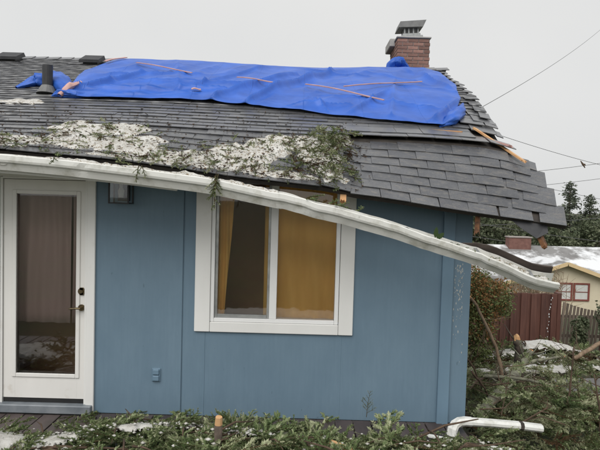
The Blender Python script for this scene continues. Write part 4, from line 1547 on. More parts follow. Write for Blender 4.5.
tag(o, 'dirty slush lying along the white gutter', 'snow', kind='stuff')
items = []
for _ in range(34):
    x = rg.uniform(0.3, 1.98)
    items.append(place(rg.choice(SMALL), xf(gpoint(1, x, 0.06, -0.02), rg.uniform(0, 6.28), -0.15, rg.gauss(0, 0.3), rg.uniform(0.2, 0.42)), rg.gauss(0, 0.1)))
V, T, t = join(items)
o = np_mesh('gutter_needles', V, T, t, 'fir')
tag(o, 'loose green needles lying along the torn hanging gutter', 'needles', kind='stuff')

# water dripping from the gutter's open end
dr = thing('water_drip', 'string of water drops falling from the open end of the gutter', 'water', (1.975, -0.70, 0.78))
for i in range(20):
    z = 1.255 - 0.024 * i - 0.0004 * i * i + rg.uniform(-0.008, 0.008)
    x = 1.985 - 0.0022 * i + rg.uniform(-0.006, 0.006)
    r_ = 0.0045 * rg.uniform(0.5, 1.2)
    MB().tube([(x, -0.70, z + r_ * 2.2), (x, -0.70, z + r_), (x, -0.70, z), (x, -0.70, z - r_)], [0.0008, r_ * 0.7, r_, r_ * 0.4], 8).build('drop', 'water', dr, True)
# splashes of wet snow stuck to the corner of the wall
V, T = [], []
for _ in range(110):
    x, z = 1.47 + rg.gauss(0, 0.03), 1.42 - abs(rg.gauss(0, 0.32))
    if abs(x - 1.485) > 0.075 or z < 0.3:
        continue
    s_ = rg.uniform(0.0015, 0.0045)
    c = Vector((x, -0.001, z))
    b0 = len(V)
    k_ = rg.uniform(1.5, 4)
    V += [tuple(c + Vector(q) * s_) for q in ((-1, 0, 0), (0, 0, 0.9 * k_), (1, 0, 0.1), (0.1, 0, -1.1 * k_), (0, -0.8, 0))]
    T += [(b0, b0 + 1, b0 + 4), (b0 + 1, b0 + 2, b0 + 4), (b0 + 2, b0 + 3, b0 + 4), (b0 + 3, b0, b0 + 4)]
o = np_mesh('wall_splash', V, T, None, 'snow')
tag(o, 'white flecks of wet snow splashed on the corner of the blue wall', 'snow', kind='stuff')

# ------------------------------------------------------------------ wreckage to the right of the corner
def right_heap(x, y):
    g_ = ground_z(x, y)
    h = 0.30 + 0.38 * math.exp(-((x - 2.1) / 1.0) ** 2 - ((y - 0.9) / 1.3) ** 2) + 0.30 * math.exp(-((x - 4.6) / 1.3) ** 2 - ((y - 4.4) / 1.6) ** 2)
    h += 0.12 * noise.noise(Vector((x * 1.1, y * 1.1, 5))) + 0.10 * math.exp(-((x - 2.0) / 0.8) ** 2 - ((y + 0.5) / 0.6) ** 2)
    h *= 1 - smooth01((y - 5.2) / 1.2)
    return g_ + max(0.02, h)


items = []
n = 0
while n < 800:
    x, y = rg.uniform(1.5, 7.2), rg.uniform(-1.3, 6.2)
    if n < 300:
        x, y = rg.uniform(1.5, 3.2), rg.uniform(-0.9, 1.2)
    if x < 1.75 and y > -0.1:
        continue
    if x > 1.4 + (y + 4.9) * 0.62 or (3.1 < x < 5.0 and 1.2 < y < 2.4):
        continue
    if y < 0 and x > 1.3 + (y + 4.9) * 0.62:
        continue
    top = right_heap(x, y)
    sc = rg.uniform(0.7, 1.3)
    if y < 0.3:
        top -= 0.12
        sc *= 0.6
    elif abs((x - 1.85) - (y - 0.35) * 0.70) < 0.45 and y < 2.4:
        top -= 0.24
        sc *= 0.55
    z = top - rg.random() ** 1.6 * 0.25
    dt = rg.gauss(0.27, 0.22) if rg.random() > 0.12 else -0.6
    if 2.9 < x < 5.6 and 2.4 < y < 3.9 and rg.random() < 0.55:
        dt += 0.35
    items.append(place(rg.choice(COARSE), xf((x, y, z), rg.uniform(0, 6.28), rg.gauss(-0.08, 0.28), rg.gauss(0, 0.4), sc), dt))
    n += 1
V, T, t = join(items)
o = np_mesh('branch_wreckage', V, T, t, 'fir')
tag(o, 'mass of torn conifer branches piled on the ground right of the house', 'branches', kind='stuff')

# bare sticks through the pile, many and tangled
mb = MB()
for _ in range(120):
    x, y = rg.uniform(1.7, 5.2), rg.uniform(-0.6, 4.6)
    if x > 1.2 + (y + 4.9) * 0.6:
        continue
    z = right_heap(x, y) - 0.05
    d = Vector((rg.gauss(0, 1), rg.gauss(0, 0.6), rg.uniform(-0.1, 0.75))).normalized()
    L = rg.uniform(0.25, 0.8)
    p0 = Vector((x, y, z))
    p1 = p0 + d * L * 0.5 + Vector((rg.gauss(0, .04), rg.gauss(0, .04), rg.gauss(0, .04)))
    p2 = p0 + d * L
    r_ = rg.uniform(0.004, 0.011)
    mb.tube([p0, p1, p2], [r_, r_ * 0.8, r_ * 0.3], 5)
    for _k in range(rg.randint(1, 4)):
        f = rg.uniform(0.3, 0.9)
        q = p0.lerp(p2, f)
        e = (d + Vector((rg.gauss(0, .7), rg.gauss(0, .7), rg.gauss(0.2, .5)))).normalized()
        mb.tube([q, q + e * L * 0.3], [r_ * 0.5, r_ * 0.2], 4)
o = mb.build('bare_twigs', 'twig_bark')
tag(o, 'tangle of thin bare brown twigs sticking out of the branch pile', 'twigs', kind='stuff')


def limb(name, pts, rads, mat, label, cat='branch', end=None, knots=0, seed=1):
    t = thing(name, label, cat, tuple(pts[0]))
    r_ = random.Random(seed)
    # refine with wobble
    P_ = [Vector(p) for p in pts]
    out, rr = [], []
    for i in range(len(P_) - 1):
        for k in range(6):
            f = k / 6
            q = P_[i].lerp(P_[i + 1], f)
            rad = rads[i] + (rads[i + 1] - rads[i]) * f
            out.append(q + Vector((r_.gauss(0, 1), r_.gauss(0, 1), r_.gauss(0, 1))) * rad * 0.13)
            rr.append(rad * r_.uniform(0.9, 1.12))
    out.append(P_[-1])
    rr.append(rads[-1])
    MB().tube(out, rr, 10, jag=0.1, rng=r_).build('bark', mat, t, True)
    if end:
        d = (P_[-1] - P_[-2]).normalized()
        mb = MB().tube([P_[-1] + d * 0.001, P_[-1] + d * end, P_[-1] + d * end * 1.6], [rads[-1] * 0.93, rads[-1] * 0.75, rads[-1] * 0.2], 9, jag=0.35, rng=r_)
        mb.build('broken_end', 'fresh_wood', t)
    for k in range(knots):
        f = r_.uniform(0.15, 0.9) * (len(out) - 1)
        q = out[int(f)]
        e = Vector((r_.gauss(0, 1), r_.gauss(0, 1), r_.uniform(-.2, 1.2))).normalized()
        L = r_.uniform(0.08, 0.35)
        MB().tube([q, q + e * L * 0.5, q + e * L + Vector((0, 0, 0.03))], [rr[int(f)] * 0.3, rr[int(f)] * 0.2, rr[int(f)] * 0.08], 6).build('side_twig', mat, t, True)
    return t


limb('mossy_limb', [(1.80, 0.30, -0.10), (2.32, 1.0, -0.02), (2.95, 2.0, -0.02), (3.10, 2.2, 0.03)], [0.055, 0.055, 0.05, 0.045], 'mossy_bark',
     'thick pale mossy limb lying diagonally across the branch pile', end=0.04, knots=9, seed=4)
lml = bpy.data.objects['mossy_limb']
rsl = np.random.RandomState(5)
path = [Vector((1.80, 0.30, -0.10)), Vector((2.32, 1.0, -0.02)), Vector((2.95, 2.0, -0.02)), Vector((3.10, 2.2, 0.03))]
nq = 3600
f = rsl.uniform(0, 1, nq) * 2.3
i0 = np.minimum(f.astype(int), 2)
PA = np.array(path)
base = PA[i0] + (PA[i0 + 1] - PA[i0]) * np.minimum(1, f - i0)[:, None]
rd_ = unit(rsl.normal(0, 1, (nq, 3)) + np.array([-0.2, -0.5, 0.5]))
base = base + rd_ * 0.052
dd = unit(rd_ + rsl.normal(0, 0.8, (nq, 3)))
sd = unit(np.cross(dd, rsl.normal(0, 1, (nq, 3))))
ln = rsl.uniform(0.010, 0.028, (nq, 1)) * (0.4 + 1.2 * (np.sin(f * 9) > 0)[:, None])
Vq = np.stack([base, base + dd * ln * .5 + sd * ln * .3, base + dd * ln, base + dd * ln * .5 - sd * ln * .3], 1).reshape(-1, 3)
np_mesh('lichen', Vq, np.arange(nq * 4).reshape(-1, 4), np.repeat(rsl.uniform(0.8, 1.0, nq), 4), 'fir', lml)
limb('leaning_stick', [(2.35, 1.1, -0.05), (2.27, 1.18, 0.35), (2.05, 1.25, 0.82), (1.98, 1.25, 0.90)], [0.022, 0.020, 0.016, 0.015], 'pale_twig',
     'bare bent stick leaning up toward the red fence with a pale snapped tip', end=0.03, knots=2, seed=6)
limb('broken_stub', [(3.02, 2.3, -0.35), (3.00, 2.3, 0.0), (2.97, 2.3, 0.17)], [0.065, 0.055, 0.05], 'bark', 'dark broken stub with an orange torn top standing in the pile', end=0.05, knots=2, seed=7)
limb('curved_branch', [(3.9, 2.6, -0.15), (4.4, 2.9, 0.0), (5.0, 3.0, 0.18), (5.6, 3.0, 0.22)], [0.032, 0.03, 0.026, 0.02], 'pale_twig', 'pale bent branch lying at the far right of the pile', knots=3, seed=9)
for i, (a, b_, lab) in enumerate((((1.78, 0.5, 0.28), (2.15, 0.9, -0.25), 'thin reddish stick slanting down beside the house corner'),
                                  ((1.74, 0.8, 0.42), (2.1, 1.1, -0.1), 'second thin stick slanting behind the first beside the house corner'),
                                  ((2.62, 0.35, -0.35), (2.70, 0.3, 0.62), 'upright bare twig rising in front of the snow patch'),
                                  ((2.95, 0.2, -0.4), (2.85, 0.2, 0.38), 'upright bare twig at the right edge of the pile'))):
    m_ = Vector(a).lerp(Vector(b_), 0.5) + Vector((0.03, 0, 0.02))
    limb('bare_stick', [a, m_, b_], [0.012, 0.010, 0.005], 'twig_bark', lab, knots=6, seed=20 + i)

# fallen downspout and scraps of white trim
ds = thing('downspout', 'white metal downspout with an elbow lying at the foot of the house corner', 'downspout', (1.8, -0.25, 0.0))
def rect_sweep(pts, w, h, bev=0.012):
    mb = MB()
    P_ = [Vector(p) for p in pts]
    ring = [(-w / 2 + bev, -h / 2), (w / 2 - bev, -h / 2), (w / 2, -h / 2 + bev), (w / 2, h / 2 - bev), (w / 2 - bev, h / 2), (-w / 2 + bev, h / 2), (-w / 2, h / 2 - bev), (-w / 2, -h / 2 + bev)]
    for i, p in enumerate(P_):
        d = (P_[min(i + 1, len(P_) - 1)] - P_[max(0, i - 1)]).normalized()
        a = d.cross(Vector((0, 0, 1))).normalized()
        b_ = a.cross(d)
        for (u, w_) in ring:
            mb.v.append(tuple(p + a * u + b_ * w_))
    for i in range(len(P_) - 1):
        for k in range(8):
            j = (k + 1) % 8
            mb.f.append((i * 8 + k, i * 8 + j, i * 8 + 8 + j, i * 8 + 8 + k))
    mb.f.append(tuple(range(7, -1, -1)))
    mb.f.append(tuple((len(P_) - 1) * 8 + k for k in range(8)))
    return mb
rect_sweep([(1.50, -0.22, 0.055), (1.75, -0.22, 0.045), (2.0, -0.22, 0.03), (2.18, -0.22, 0.012)], 0.085, 0.062, 0.02).build('tube', 'gutter_paint', ds)
rect_sweep([(1.56, -0.22, 0.053), (1.50, -0.22, 0.056), (1.45, -0.225, 0.05), (1.41, -0.235, 0.03), (1.385, -0.25, -0.005), (1.375, -0.26, -0.06)], 0.092, 0.070, 0.022).build('elbow', 'gutter_paint', ds)
rect_sweep([(1.98, -0.22, 0.0315), (2.012, -0.22, 0.0293)], 0.0875, 0.0645, 0.02).build('tear_band', 'old_fascia', ds)  # dark band added to stand for the brown tear in the metal
o = broken_board((1.15, -0.40, -0.005), (1.34, -0.42, -0.03), 0.05, 0.012, 'gutter_paint', 'trim_scrap', 31)
o.parent = None
tag(o, 'small white strip of broken trim on the boughs left of the downspout', 'scrap')
o = broken_board((1.52, -0.50, -0.04), (1.80, -0.52, -0.06), 0.08, 0.014, 'gutter_paint', 'trim_scrap', 32)
o.parent = None
tag(o, 'white torn scrap of trim lying below the downspout', 'scrap')

blob_field('snow', [(3.7, 3.3, 0.5, 0.25, 0.06), (4.5, 4.7, 0.6, 0.3, 0.07), (2.7, 3.3, 0.35, 0.2, 0.05), (3.3, 4.6, 0.5, 0.25, 0.06), (2.3, 2.2, 0.2, 0.15, 0.04)],
           lambda x, y, h: (x, y, right_heap(x, y) + h + 0.02), 'snow', 'snow lying on the branch pile right of the house', 61, res=0.03)
for i, (a, b_, r_, lab) in enumerate((((2.5, 2.6, 0.02), (3.6, 2.9, -0.02), 0.028, 'pale limb lying level behind the mossy limb'),
                                     ((3.3, 3.4, 0.0), (4.3, 3.7, 0.10), 0.03, 'pale limb rising to the right below the snow patch'),
                                     ((2.05, 0.9, 0.02), (2.75, 0.75, -0.16), 0.018, 'short pale stick crossing the foot of the mossy limb'))):
    a, b_ = (a[0], a[1], right_heap(a[0], a[1]) + 0.03), (b_[0], b_[1], right_heap(b_[0], b_[1]) + 0.07)
    m_ = Vector(a).lerp(Vector(b_), 0.5) + Vector((0, 0, 0.03))
    limb('pale_limb', [a, m_, b_], [r_, r_ * 0.9, r_ * 0.6], 'mossy_bark', lab, knots=5, seed=50 + i, end=0.02)

# grey slab with a snowy edge at the far right
sl = thing('fallen_roof_sheet', 'flat grey sheet of fallen roofing with a snowy front edge at the right', 'sheet', (4.0, 1.8, -0.65))
mb = MB()
mb.hexa([(3.25, 1.55, -0.53), (4.9, 1.15, -0.50), (5.3, 2.25, -0.30), (3.5, 2.45, -0.42), (3.25, 1.55, -0.50), (4.9, 1.15, -0.47), (5.3, 2.25, -0.27), (3.5, 2.45, -0.39)])
mb.build('sheet', 'slab_grey', sl)
blob_field('snow', [(3.5, 1.62, 0.35, 0.10, 0.05), (4.1, 1.48, 0.35, 0.09, 0.05)], lambda x, y, h: (x, y, -0.50 + h), 'snow', 'strip of snow on the front edge of the fallen grey sheet', 31)
# snow on the lawn before the fence
blob_field('snow', [(4.6, 8.0, 1.4, 0.7, 0.10), (6.6, 7.4, 1.6, 0.6, 0.12), (5.6, 6.2, 0.9, 0.35, 0.10), (3.9, 6.6, 0.6, 0.3, 0.08), (8.3, 7.6, 1.3, 0.6, 0.1)],
           lambda x, y, h: (x, y, ground_z(x, y) + h + 0.005), 'snow', 'white snow on the ground in front of the red fence', 41, res=0.05)

# ------------------------------------------------------------------ fence, gate
FY = 9.5
fence = thing('fence', 'red-brown board fence behind the branch pile', 'fence', (5.5, FY, -1.9))
x = 3.4
k = 0
rf = random.Random(8)
while x < 6.86:
    proud = k % 2
    MB().box(x, x + 0.155, FY - (0.075 if proud else 0.02), FY - (0.05 if proud else -0.005), ground_z(x, FY) + 0.03, -0.33 + rf.uniform(-0.012, 0.012), 0.004).build('board', 'fence_wood', fence)
    x += 0.135
    k += 1
for z in (-1.6, -0.55):
    MB().box(3.4, 6.95, FY + 0.007, FY + 0.05, z, z + 0.09).build('rail', 'fence_wood', fence)
for x in (3.4, 5.2, 6.93):
    MB().box(x, x + 0.10, FY - 0.10 if x > 6 else FY + 0.052, FY + 0.15, ground_z(x, FY) - 0.1, -0.30, 0.006).build('post', 'fence_wood', fence)
gate = thing('gate', 'weathered picket gate with a curved top and leaning pickets', 'gate', (7.6, FY, -1.9))
for i in range(11):
    x = 7.12 + i * 0.095
    top = -0.55 - 0.28 * math.sin(math.pi * min(1, (i + 0.5) / 11 * 0.5)) * 0.8 + 0.02
    lean = 0.10
    mb = MB()
    zb = ground_z(x, FY) + 0.08
    y0, y1 = FY - 0.02, FY + 0.002
    mb.hexa([(x - lean, y0, zb), (x - lean + 0.062, y0, zb), (x - lean + 0.062, y1, zb), (x - lean, y1, zb), (x, y0, top), (x + 0.062, y0, top - 0.01), (x + 0.062, y1, top - 0.01), (x, y1, top)])
    mb.build('picket', 'picket_wood', gate)
MB().box(7.05, 8.15, FY + 0.004, FY + 0.045, -1.5, -1.42).build('rail', 'picket_wood', gate)
MB().box(7.05, 8.15, FY + 0.004, FY + 0.045, -0.98, -0.90).build('rail', 'picket_wood', gate)
f2 = thing('fence', 'short red-brown fence panel right of the picket gate', 'fence', (8.9, FY, -1.9))
MB().box(8.19, 8.33, FY - 0.08, FY + 0.10, -2.0, -0.28, 0.006).build('post', 'fence_wood', f2)
x = 8.34
while x < 11.5:
    MB().box(x, x + 0.13, FY - 0.03, FY, ground_z(x, FY) + 0.03, -0.33, 0.004).build('board', 'fence_wood', f2)
    x += 0.137

# ------------------------------------------------------------------ cedar shrub by the corner and bushes by the gate
def leaf_cloud(rs_, n, centre, radii, size, tone_fn, hollow=0.3, clump=None):
    """n small leaf faces spread through clumps in an ellipsoid"""
    nc = clump or max(6, n // 60)
    u = unit(rs_.normal(0, 1, (nc, 3)))
    r = (hollow + (1 - hollow) * rs_.uniform(0, 1, (nc, 1)) ** 0.5)
    cc = u * r
    ct = rs_.uniform(0, 1, nc)
    k = rs_.randint(0, nc, n)
    p = (cc[k] + rs_.normal(0, 0.16, (n, 3))) * np.array(radii) + np.array(centre)
    d = unit(rs_.normal(0, 1, (n, 3)) + np.array([0, 0, -0.2]))
    s = unit(np.cross(d, rs_.normal(0, 1, (n, 3))))
    ln = size * rs_.uniform(0.6, 1.3, (n, 1))
    V = np.stack([p - d * ln * .5, p + s * ln * .28, p + d * ln * .5, p - s * ln * .28], 1).reshape(-1, 3)
    T = np.arange(n * 4).reshape(-1, 4)
    tn = np.clip(tone_fn(cc[k], ct[k], rs_), 0, 1)
    return V, T, np.repeat(tn, 4)


def shrub(name, label, cat, base, clouds, mat, rs_, stems, group=None):
    t = thing(name, label, cat, base, group)
    Vs, Ts, tn, c = [], [], [], 0
    for (n, cen, rad, size, tf) in clouds:
        V, T, q = leaf_cloud(rs_, n, cen, rad, size, tf)
        Vs.append(V); Ts.append(T + c); tn.append(q); c += len(V)
    np_mesh('foliage', np.vstack(Vs), np.vstack(Ts), np.concatenate(tn), mat, t)
    mb = MB()
    for (pts, rads) in stems:
        mb.tube(pts, rads, 6)
    mb.build('stems', 'twig_bark', t, True)
    return t


rs2 = np.random.RandomState(11)
tf_c = lambda c, r, g: np.where(r < 0.5, 0.15 + 0.3 * g.uniform(0, 1, len(r)), 0.62 + 0.35 * g.uniform(0, 1, len(r)))
bx_, by_ = 3.15, 4.6
gz = ground_z(bx_, by_)
shrub('cedar_shrub', 'brown and green cedar shrub growing beside the house corner', 'shrub', (bx_, by_, gz),
      [(9000, (bx_ - 0.1, by_, gz + 1.25), (0.42, 0.45, 0.75), 0.05, tf_c), (5200, (bx_ + 0.16, by_ - 0.1, gz + 1.5), (0.42, 0.35, 0.42), 0.045, tf_c),
       (1500, (bx_ - 0.05, by_ - 0.2, gz + 0.5), (0.4, 0.35, 0.4), 0.07, lambda c, r, g: 0.6 + 0.3 * g.uniform(0, 1, len(r)))],
      'cedar', rs2, [([(bx_, by_, gz - 0.05), (bx_ + dx * .5, by_ + dy * .5, gz + 0.9), (bx_ + dx, by_ + dy, gz + 1.8)], [0.03, 0.02, 0.008]) for dx, dy in ((0.1, 0), (-0.2, 0.1), (0.25, -0.1))])
tf_g = lambda c, r, g: np.clip(0.2 + 0.5 * r + 0.15 * g.normal(0, 1, len(r)), 0, 1)
for (sx, sy, h, w, lab) in ((7.35, 9.0, 0.9, 0.26, 'leafy climber hanging on the left side of the picket gate'), (7.95, 8.7, 1.75, 0.34, 'green bush growing before the right side of the picket gate'),
                            (8.6, 8.2, 1.0, 0.8, 'low dark green bush at the foot of the right fence'), (9.7, 17.0, 2.3, 0.9, 'dark round bush in front of the cream house window')):
    gz = ground_z(sx, sy)
    shrub('leafy_shrub', lab, 'shrub', (sx, sy, gz), [(1600, (sx, sy, gz + h * 0.62), (w, w * 0.8, h * 0.42), 0.085, tf_g)], 'far_leaf', rs2,
          [([(sx, sy, gz - 0.05), (sx + 0.03, sy, gz + h * 0.9)], [0.02, 0.006])], 'shrubs along the fence')
for i, sx in enumerate((5.9, 6.35, 6.8)):       # bare twiggy hedge showing over the fence
    mbx = MB()
    rr_ = random.Random(40 + i)
    sy = 13.0
    gz = ground_z(sx * 1.25, sy)
    x0 = sx * 1.25
    for _ in range(26):
        a = Vector((x0 + rr_.gauss(0, .12), sy + rr_.gauss(0, .2), gz))
        b_ = a + Vector((rr_.gauss(0, .3), rr_.gauss(0, .2), rr_.uniform(1.6, 2.4)))
        mbx.tube([a, a.lerp(b_, .5) + Vector((rr_.gauss(0, .1), 0, 0)), b_], [0.016, 0.012, 0.004], 5)
        for _k in range(5):
            q = a.lerp(b_, rr_.uniform(.45, .95))
            mbx.tube([q, q + Vector((rr_.gauss(0, .2), rr_.gauss(0, .1), rr_.uniform(.1, .35)))], [0.008, 0.003], 4)
    o = mbx.build('bare_shrub', 'pale_twig')
    tag(o, ('leftmost', 'middle', 'rightmost')[i] + ' of the bare twiggy shrubs behind the red fence', 'shrub', 'bare shrubs behind the fence')

# ------------------------------------------------------------------ neighbour's house
NY = 25.0
nb = thing('neighbour_house', 'cream house with snowy grey roof and red window frame behind the fence', 'house', (15, NY, -4.3))
w_ = MB()
GX, GH, GP = 14.75, 3.1, -0.98         # gable centre, half width, peak
w_.add([(GX - GH, NY, -4.6), (GX + GH, NY, -4.6), (GX + GH, NY, -2.05), (GX, NY, GP - 0.12), (GX - GH, NY, -2.05),
        (GX - GH, NY + 4, -4.6), (GX + GH, NY + 4, -4.6), (GX + GH, NY + 4, -2.05), (GX, NY + 4, GP - 0.12), (GX - GH, NY + 4, -2.05)],
       [(0, 1, 2, 3, 4), (9, 8, 7, 6, 5), (1, 6, 7, 2), (0, 4, 9, 5), (2, 7, 8, 3), (3, 8, 9, 4)])
w_.box(9.0, 26.0, NY + 1.2, NY + 9, -4.8, -2.15)
w_.build('wall', 'cream_wall', nb)
r_ = MB()
for sgn in (-1, 1):
    e = GH + 0.45
    ez = GP - (GP + 2.05) * -1 * 0 - (1.07) * (e / GH)
    a0, a1 = Vector((GX, NY - 0.4, GP)), Vector((GX, NY + 4.4, GP))
    b0, b1 = Vector((GX + sgn * e, NY - 0.4, ez)), Vector((GX + sgn * e, NY + 4.4, ez))
    up = Vector((0, 0, -0.1))
    pts_ = [a0 + up, b0 + up, b1 + up, a1 + up, a0, b0, b1, a1]
    if sgn < 0:
        pts_ = [pts_[i] for i in (1, 0, 3, 2, 5, 4, 7, 6)]
    r_.hexa(pts_)
r_.hexa([(8.5, NY + 0.7, -2.25), (26.5, NY + 0.7, -2.25), (26.5, NY + 5, -0.62), (8.5, NY + 5, -0.62), (8.5, NY + 0.7, -2.12), (26.5, NY + 0.7, -2.12), (26.5, NY + 5, -0.48), (8.5, NY + 5, -0.48)])
r_.hexa([(8.5, NY + 5.01, -0.62), (26.5, NY + 5.01, -0.62), (26.5, NY + 9.5, -2.25), (8.5, NY + 9.5, -2.25), (8.5, NY + 5.01, -0.48), (26.5, NY + 5.01, -0.48), (26.5, NY + 9.5, -2.12), (8.5, NY + 9.5, -2.12)])
nroof = r_.build('roof', 'far_roof', nb)
fb = MB()
for sgn in (-1, 1):
    e = GH + 0.45
    fb.beam((GX + sgn * 0.0, NY - 0.43, GP - 0.08), (GX + sgn * e, NY - 0.43, GP - 1.07 * e / GH - 0.08), 0.04, 0.2, up=(0, 0, 1))
fb.build('barge_board', 'cream_trim', nb)
mb = MB().box(13.35, 14.75, NY + 4.4, NY + 5.1, -1.0, 0.02, 0.02)
nch = mb.build('chimney', 'far_brick', nb)
MB().box(13.30, 14.80, NY + 4.35, NY + 5.15, 0.022, 0.10, 0.02).build('chimney_crown', 'mortar', nch)
for (x0, x1) in ((14.35, 15.25), (15.3, 16.2)):
    z0, z1 = -3.15, -2.15
    wd = MB()
    wd.box(x0, x1, NY - 0.06, NY - 0.003, z0, z0 + 0.09).box(x0, x1, NY - 0.06, NY - 0.003, z1 - 0.09, z1)
    wd.box(x0, x0 + 0.1, NY - 0.06, NY - 0.003, z0 + 0.091, z1 - 0.091).box(x1 - 0.1, x1, NY - 0.06, NY - 0.003, z0 + 0.091, z1 - 0.091)
    wd.box(x0 + 0.101, x1 - 0.101, NY - 0.05, NY - 0.003, (z0 + z1) / 2 - 0.02, (z0 + z1) / 2 + 0.02)
    wo = wd.build('window', 'red_frame', nb)
    MB().box(x0 + 0.1, x1 - 0.1, NY - 0.03, NY - 0.02, z0 + 0.09, z1 - 0.09).build('pane', 'blind', wo)

# ------------------------------------------------------------------ trees far behind
def conifer(x, y, h, w, label, seed, mat='far_conifer'):
    rs_ = np.random.RandomState(seed)
    gz = ground_z(x, y)
    t = thing('conifer_tree', label, 'tree', (x, y, gz), 'trees behind the neighbouring house')
    MB().tube([(x, y, gz - 0.2), (x + 0.1, y, gz + h * 0.5), (x, y, gz + h * 0.97)], [0.22, 0.13, 0.02], 8).build('trunk', 'bark', t, True)
    Vs, tn = [], []
    mb = MB()
    nl = int(h * 9)
    for i in range(nl):
        f = 0.08 + 0.92 * (i + rs_.uniform(0, 1)) / nl
        z = gz + h * f
        L = w * (1.02 - f) ** 0.8 * rs_.uniform(0.5, 1.2)
        a = rs_.uniform(0, 6.283)
        d = np.array([math.cos(a), math.sin(a), rs_.uniform(-0.25, 0.1)])
        p0 = np.array([x, y, z])
        if L > 0.5:
            mb.tube([tuple(p0), tuple(p0 + d * L * 0.8)], [0.03, 0.01], 4)
        n = int(26 + 40 * L)
        s = rs_.uniform(0.12, 1, (n, 1)) ** 0.7
        p = p0 + d * L * s + rs_.normal(0, 0.16 + 0.05 * L, (n, 3)) * np.array([1, 1, 0.55])
        p[:, 2] -= (s[:, 0] ** 2) * 0.15 * L
        dd = unit(rs_.normal(0, 1, (n, 3)) * np.array([1, 1, 0.5]) + d * 0.8)
        sd = unit(np.cross(dd, rs_.normal(0, 1, (n, 3))))
        ln = rs_.uniform(0.12, 0.30, (n, 1))
        Vs.append(np.stack([p - dd * ln * .5, p + sd * ln * .25, p + dd * ln * .6, p - sd * ln * .25], 1).reshape(-1, 3))
        tn.append(np.repeat(np.clip(rs_.uniform(0.1, 0.9) + rs_.normal(0, 0.12, n), 0, 1), 4))
    V = np.vstack(Vs)
    np_mesh('crown', V, np.arange(len(V)).reshape(-1, 4), np.concatenate(tn), mat, t)
    mb.build('limbs', 'bark', t, True)
    return t


def broadleaf(x, y, h, w, label, seed, mat='far_leaf'):
    rs_ = np.random.RandomState(seed)
    gz = ground_z(x, y)
    t = thing('leafy_tree', label, 'tree', (x, y, gz), 'trees behind the neighbouring house')
    mb = MB().tube([(x, y, gz - 0.2), (x + 0.1, y, gz + h * 0.4), (x, y, gz + h * 0.8)], [0.2, 0.14, 0.04], 8)
    mb.build('trunk', 'bark', t, True)
    lb = MB()
    for i in range(12):
        a = rs_.uniform(0, 6.283)
        z0 = gz + h * rs_.uniform(0.3, 0.6)
        lb.tube([(x, y, z0), (x + math.cos(a) * w * .5, y + math.sin(a) * w * .5, z0 + h * .18), (x + math.cos(a) * w * .85, y + math.sin(a) * w * .8, z0 + h * .3)], [0.07, 0.04, 0.01], 5)
    lb.build('limbs', 'bark', t, True)
    V, T, tn = leaf_cloud(rs_, 6500, (x, y, gz + h * 0.6), (w, w, h * 0.42), 0.26, lambda c, r, g: 0.15 + 0.7 * r + 0.1 * g.normal(0, 1, len(r)), 0.35, 90)
    np_mesh('crown', V, T, tn, mat, t)
    return t


conifer(21.3, 38, 8.6, 2.3, 'tallest dark conifer at the right edge behind the cream house', 1)
conifer(19.6, 40, 7.6, 2.2, 'conifer just left of the tallest tree at the right edge', 2)
conifer(24.0, 40, 7.8, 2.4, 'conifer partly cut by the right edge of the picture', 3)
conifer(17.2, 41, 6.6, 2.4, 'mid-height conifer behind the red brick chimney of the cream house', 4)
broadleaf(15.4, 38, 6.5, 2.3, 'rounded green tree left of the cream house chimney', 5)
broadleaf(12.9, 37, 6.4, 2.2, 'rounded green tree seen just right of the blue house corner', 6)
broadleaf(18.6, 36, 5.6, 2.0, 'low rounded tree right behind the snowy roof', 7)
conifer(14.0, 44, 6.8, 2.3, 'conifer behind the two rounded trees beside the house corner', 8)
broadleaf(23.0, 37, 5.8, 2.4, 'low rounded tree at the right edge behind the snowy roof', 9)
conifer(27.5, 42, 9.0, 2.6, 'large conifer beyond the right edge of the picture', 10)
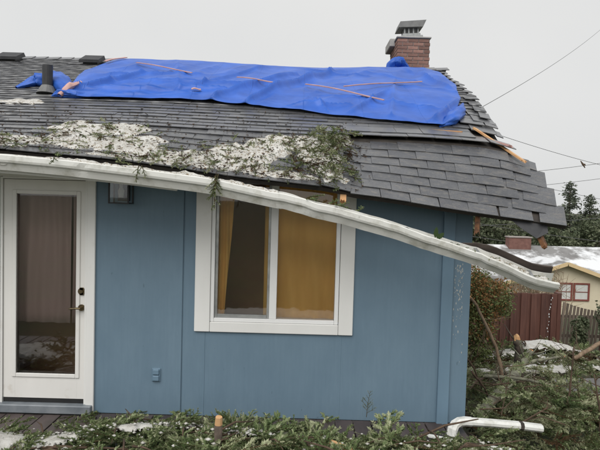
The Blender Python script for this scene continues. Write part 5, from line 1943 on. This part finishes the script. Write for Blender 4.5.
broadleaf(10.4, 38, 6.2, 2.2, 'rounded tree mostly hidden behind the blue house', 12)

# ------------------------------------------------------------------ overhead wires
def wire(a, b_, sag, rad, label):
    a, b_ = Vector(a), Vector(b_)
    pts = []
    for i in range(25):
        t = i / 24
        p = a.lerp(b_, t)
        p.z -= sag * 4 * t * (1 - t)
        pts.append(p)
    o = MB().tube(pts, rad, 6).build('overhead_wire', 'wire', smooth=True)
    tag(o, label, 'wire', 'overhead wires right of the house')


wire((2.79, 3.7, 3.5), (10.15, 14.0, 8.14), 0.1, 0.0045, 'single thin cable rising from behind the chimney roof to the upper right')
wire((7.2, 16.0, 4.82), (15.54, 20.0, 3.64), 0.1, 0.009, 'topmost of the thin wires right of the broken roof edge')
wire((8.21, 20.0, 3.35), (15.5, 20.0, 4.42), 0.1, 0.011, 'wire carrying a snagged dark twig right of the broken roof edge')
wire((8.89, 22.0, 2.77), (16.79, 22.0, 3.83), 0.1, 0.011, 'wire just below the one with the snagged twig')
wire((9.51, 24.0, 3.78), (18.14, 24.0, 2.21), 0.1, 0.011, 'wire sloping down to the right above the treetops')
wire((10.99, 30.0, 0.67), (21.93, 30.0, 1.75), 0.1, 0.018, 'wire crossing in front of the dark treetops')
wire((10.98, 30.0, 0.93), (22.04, 30.0, -0.32), 0.1, 0.018, 'wire sloping down in front of the trees')
wire((11.02, 30.0, 0.02), (22.08, 30.0, -0.97), 0.1, 0.018, 'lowest wire in front of the trees')
tw = thing('snagged_twig', 'small dark forked twig hanging on an overhead wire', 'twig', (12.86, 19.95, 4.07))
tp = Vector((12.86, 19.95, 4.07))
MB().tube([tp + Vector((-0.10, 0, 0.10)), tp + Vector((0.0, 0, -0.04)), tp + Vector((0.12, 0, -0.22))], [0.015, 0.045, 0.02], 6).build('stem', 'twig_bark', tw)
MB().tube([tp + Vector((0.0, 0, -0.05)), tp + Vector((0.10, 0, -0.06)), tp + Vector((0.15, 0, -0.12))], [0.03, 0.035, 0.01], 6).build('fork', 'twig_bark', tw)
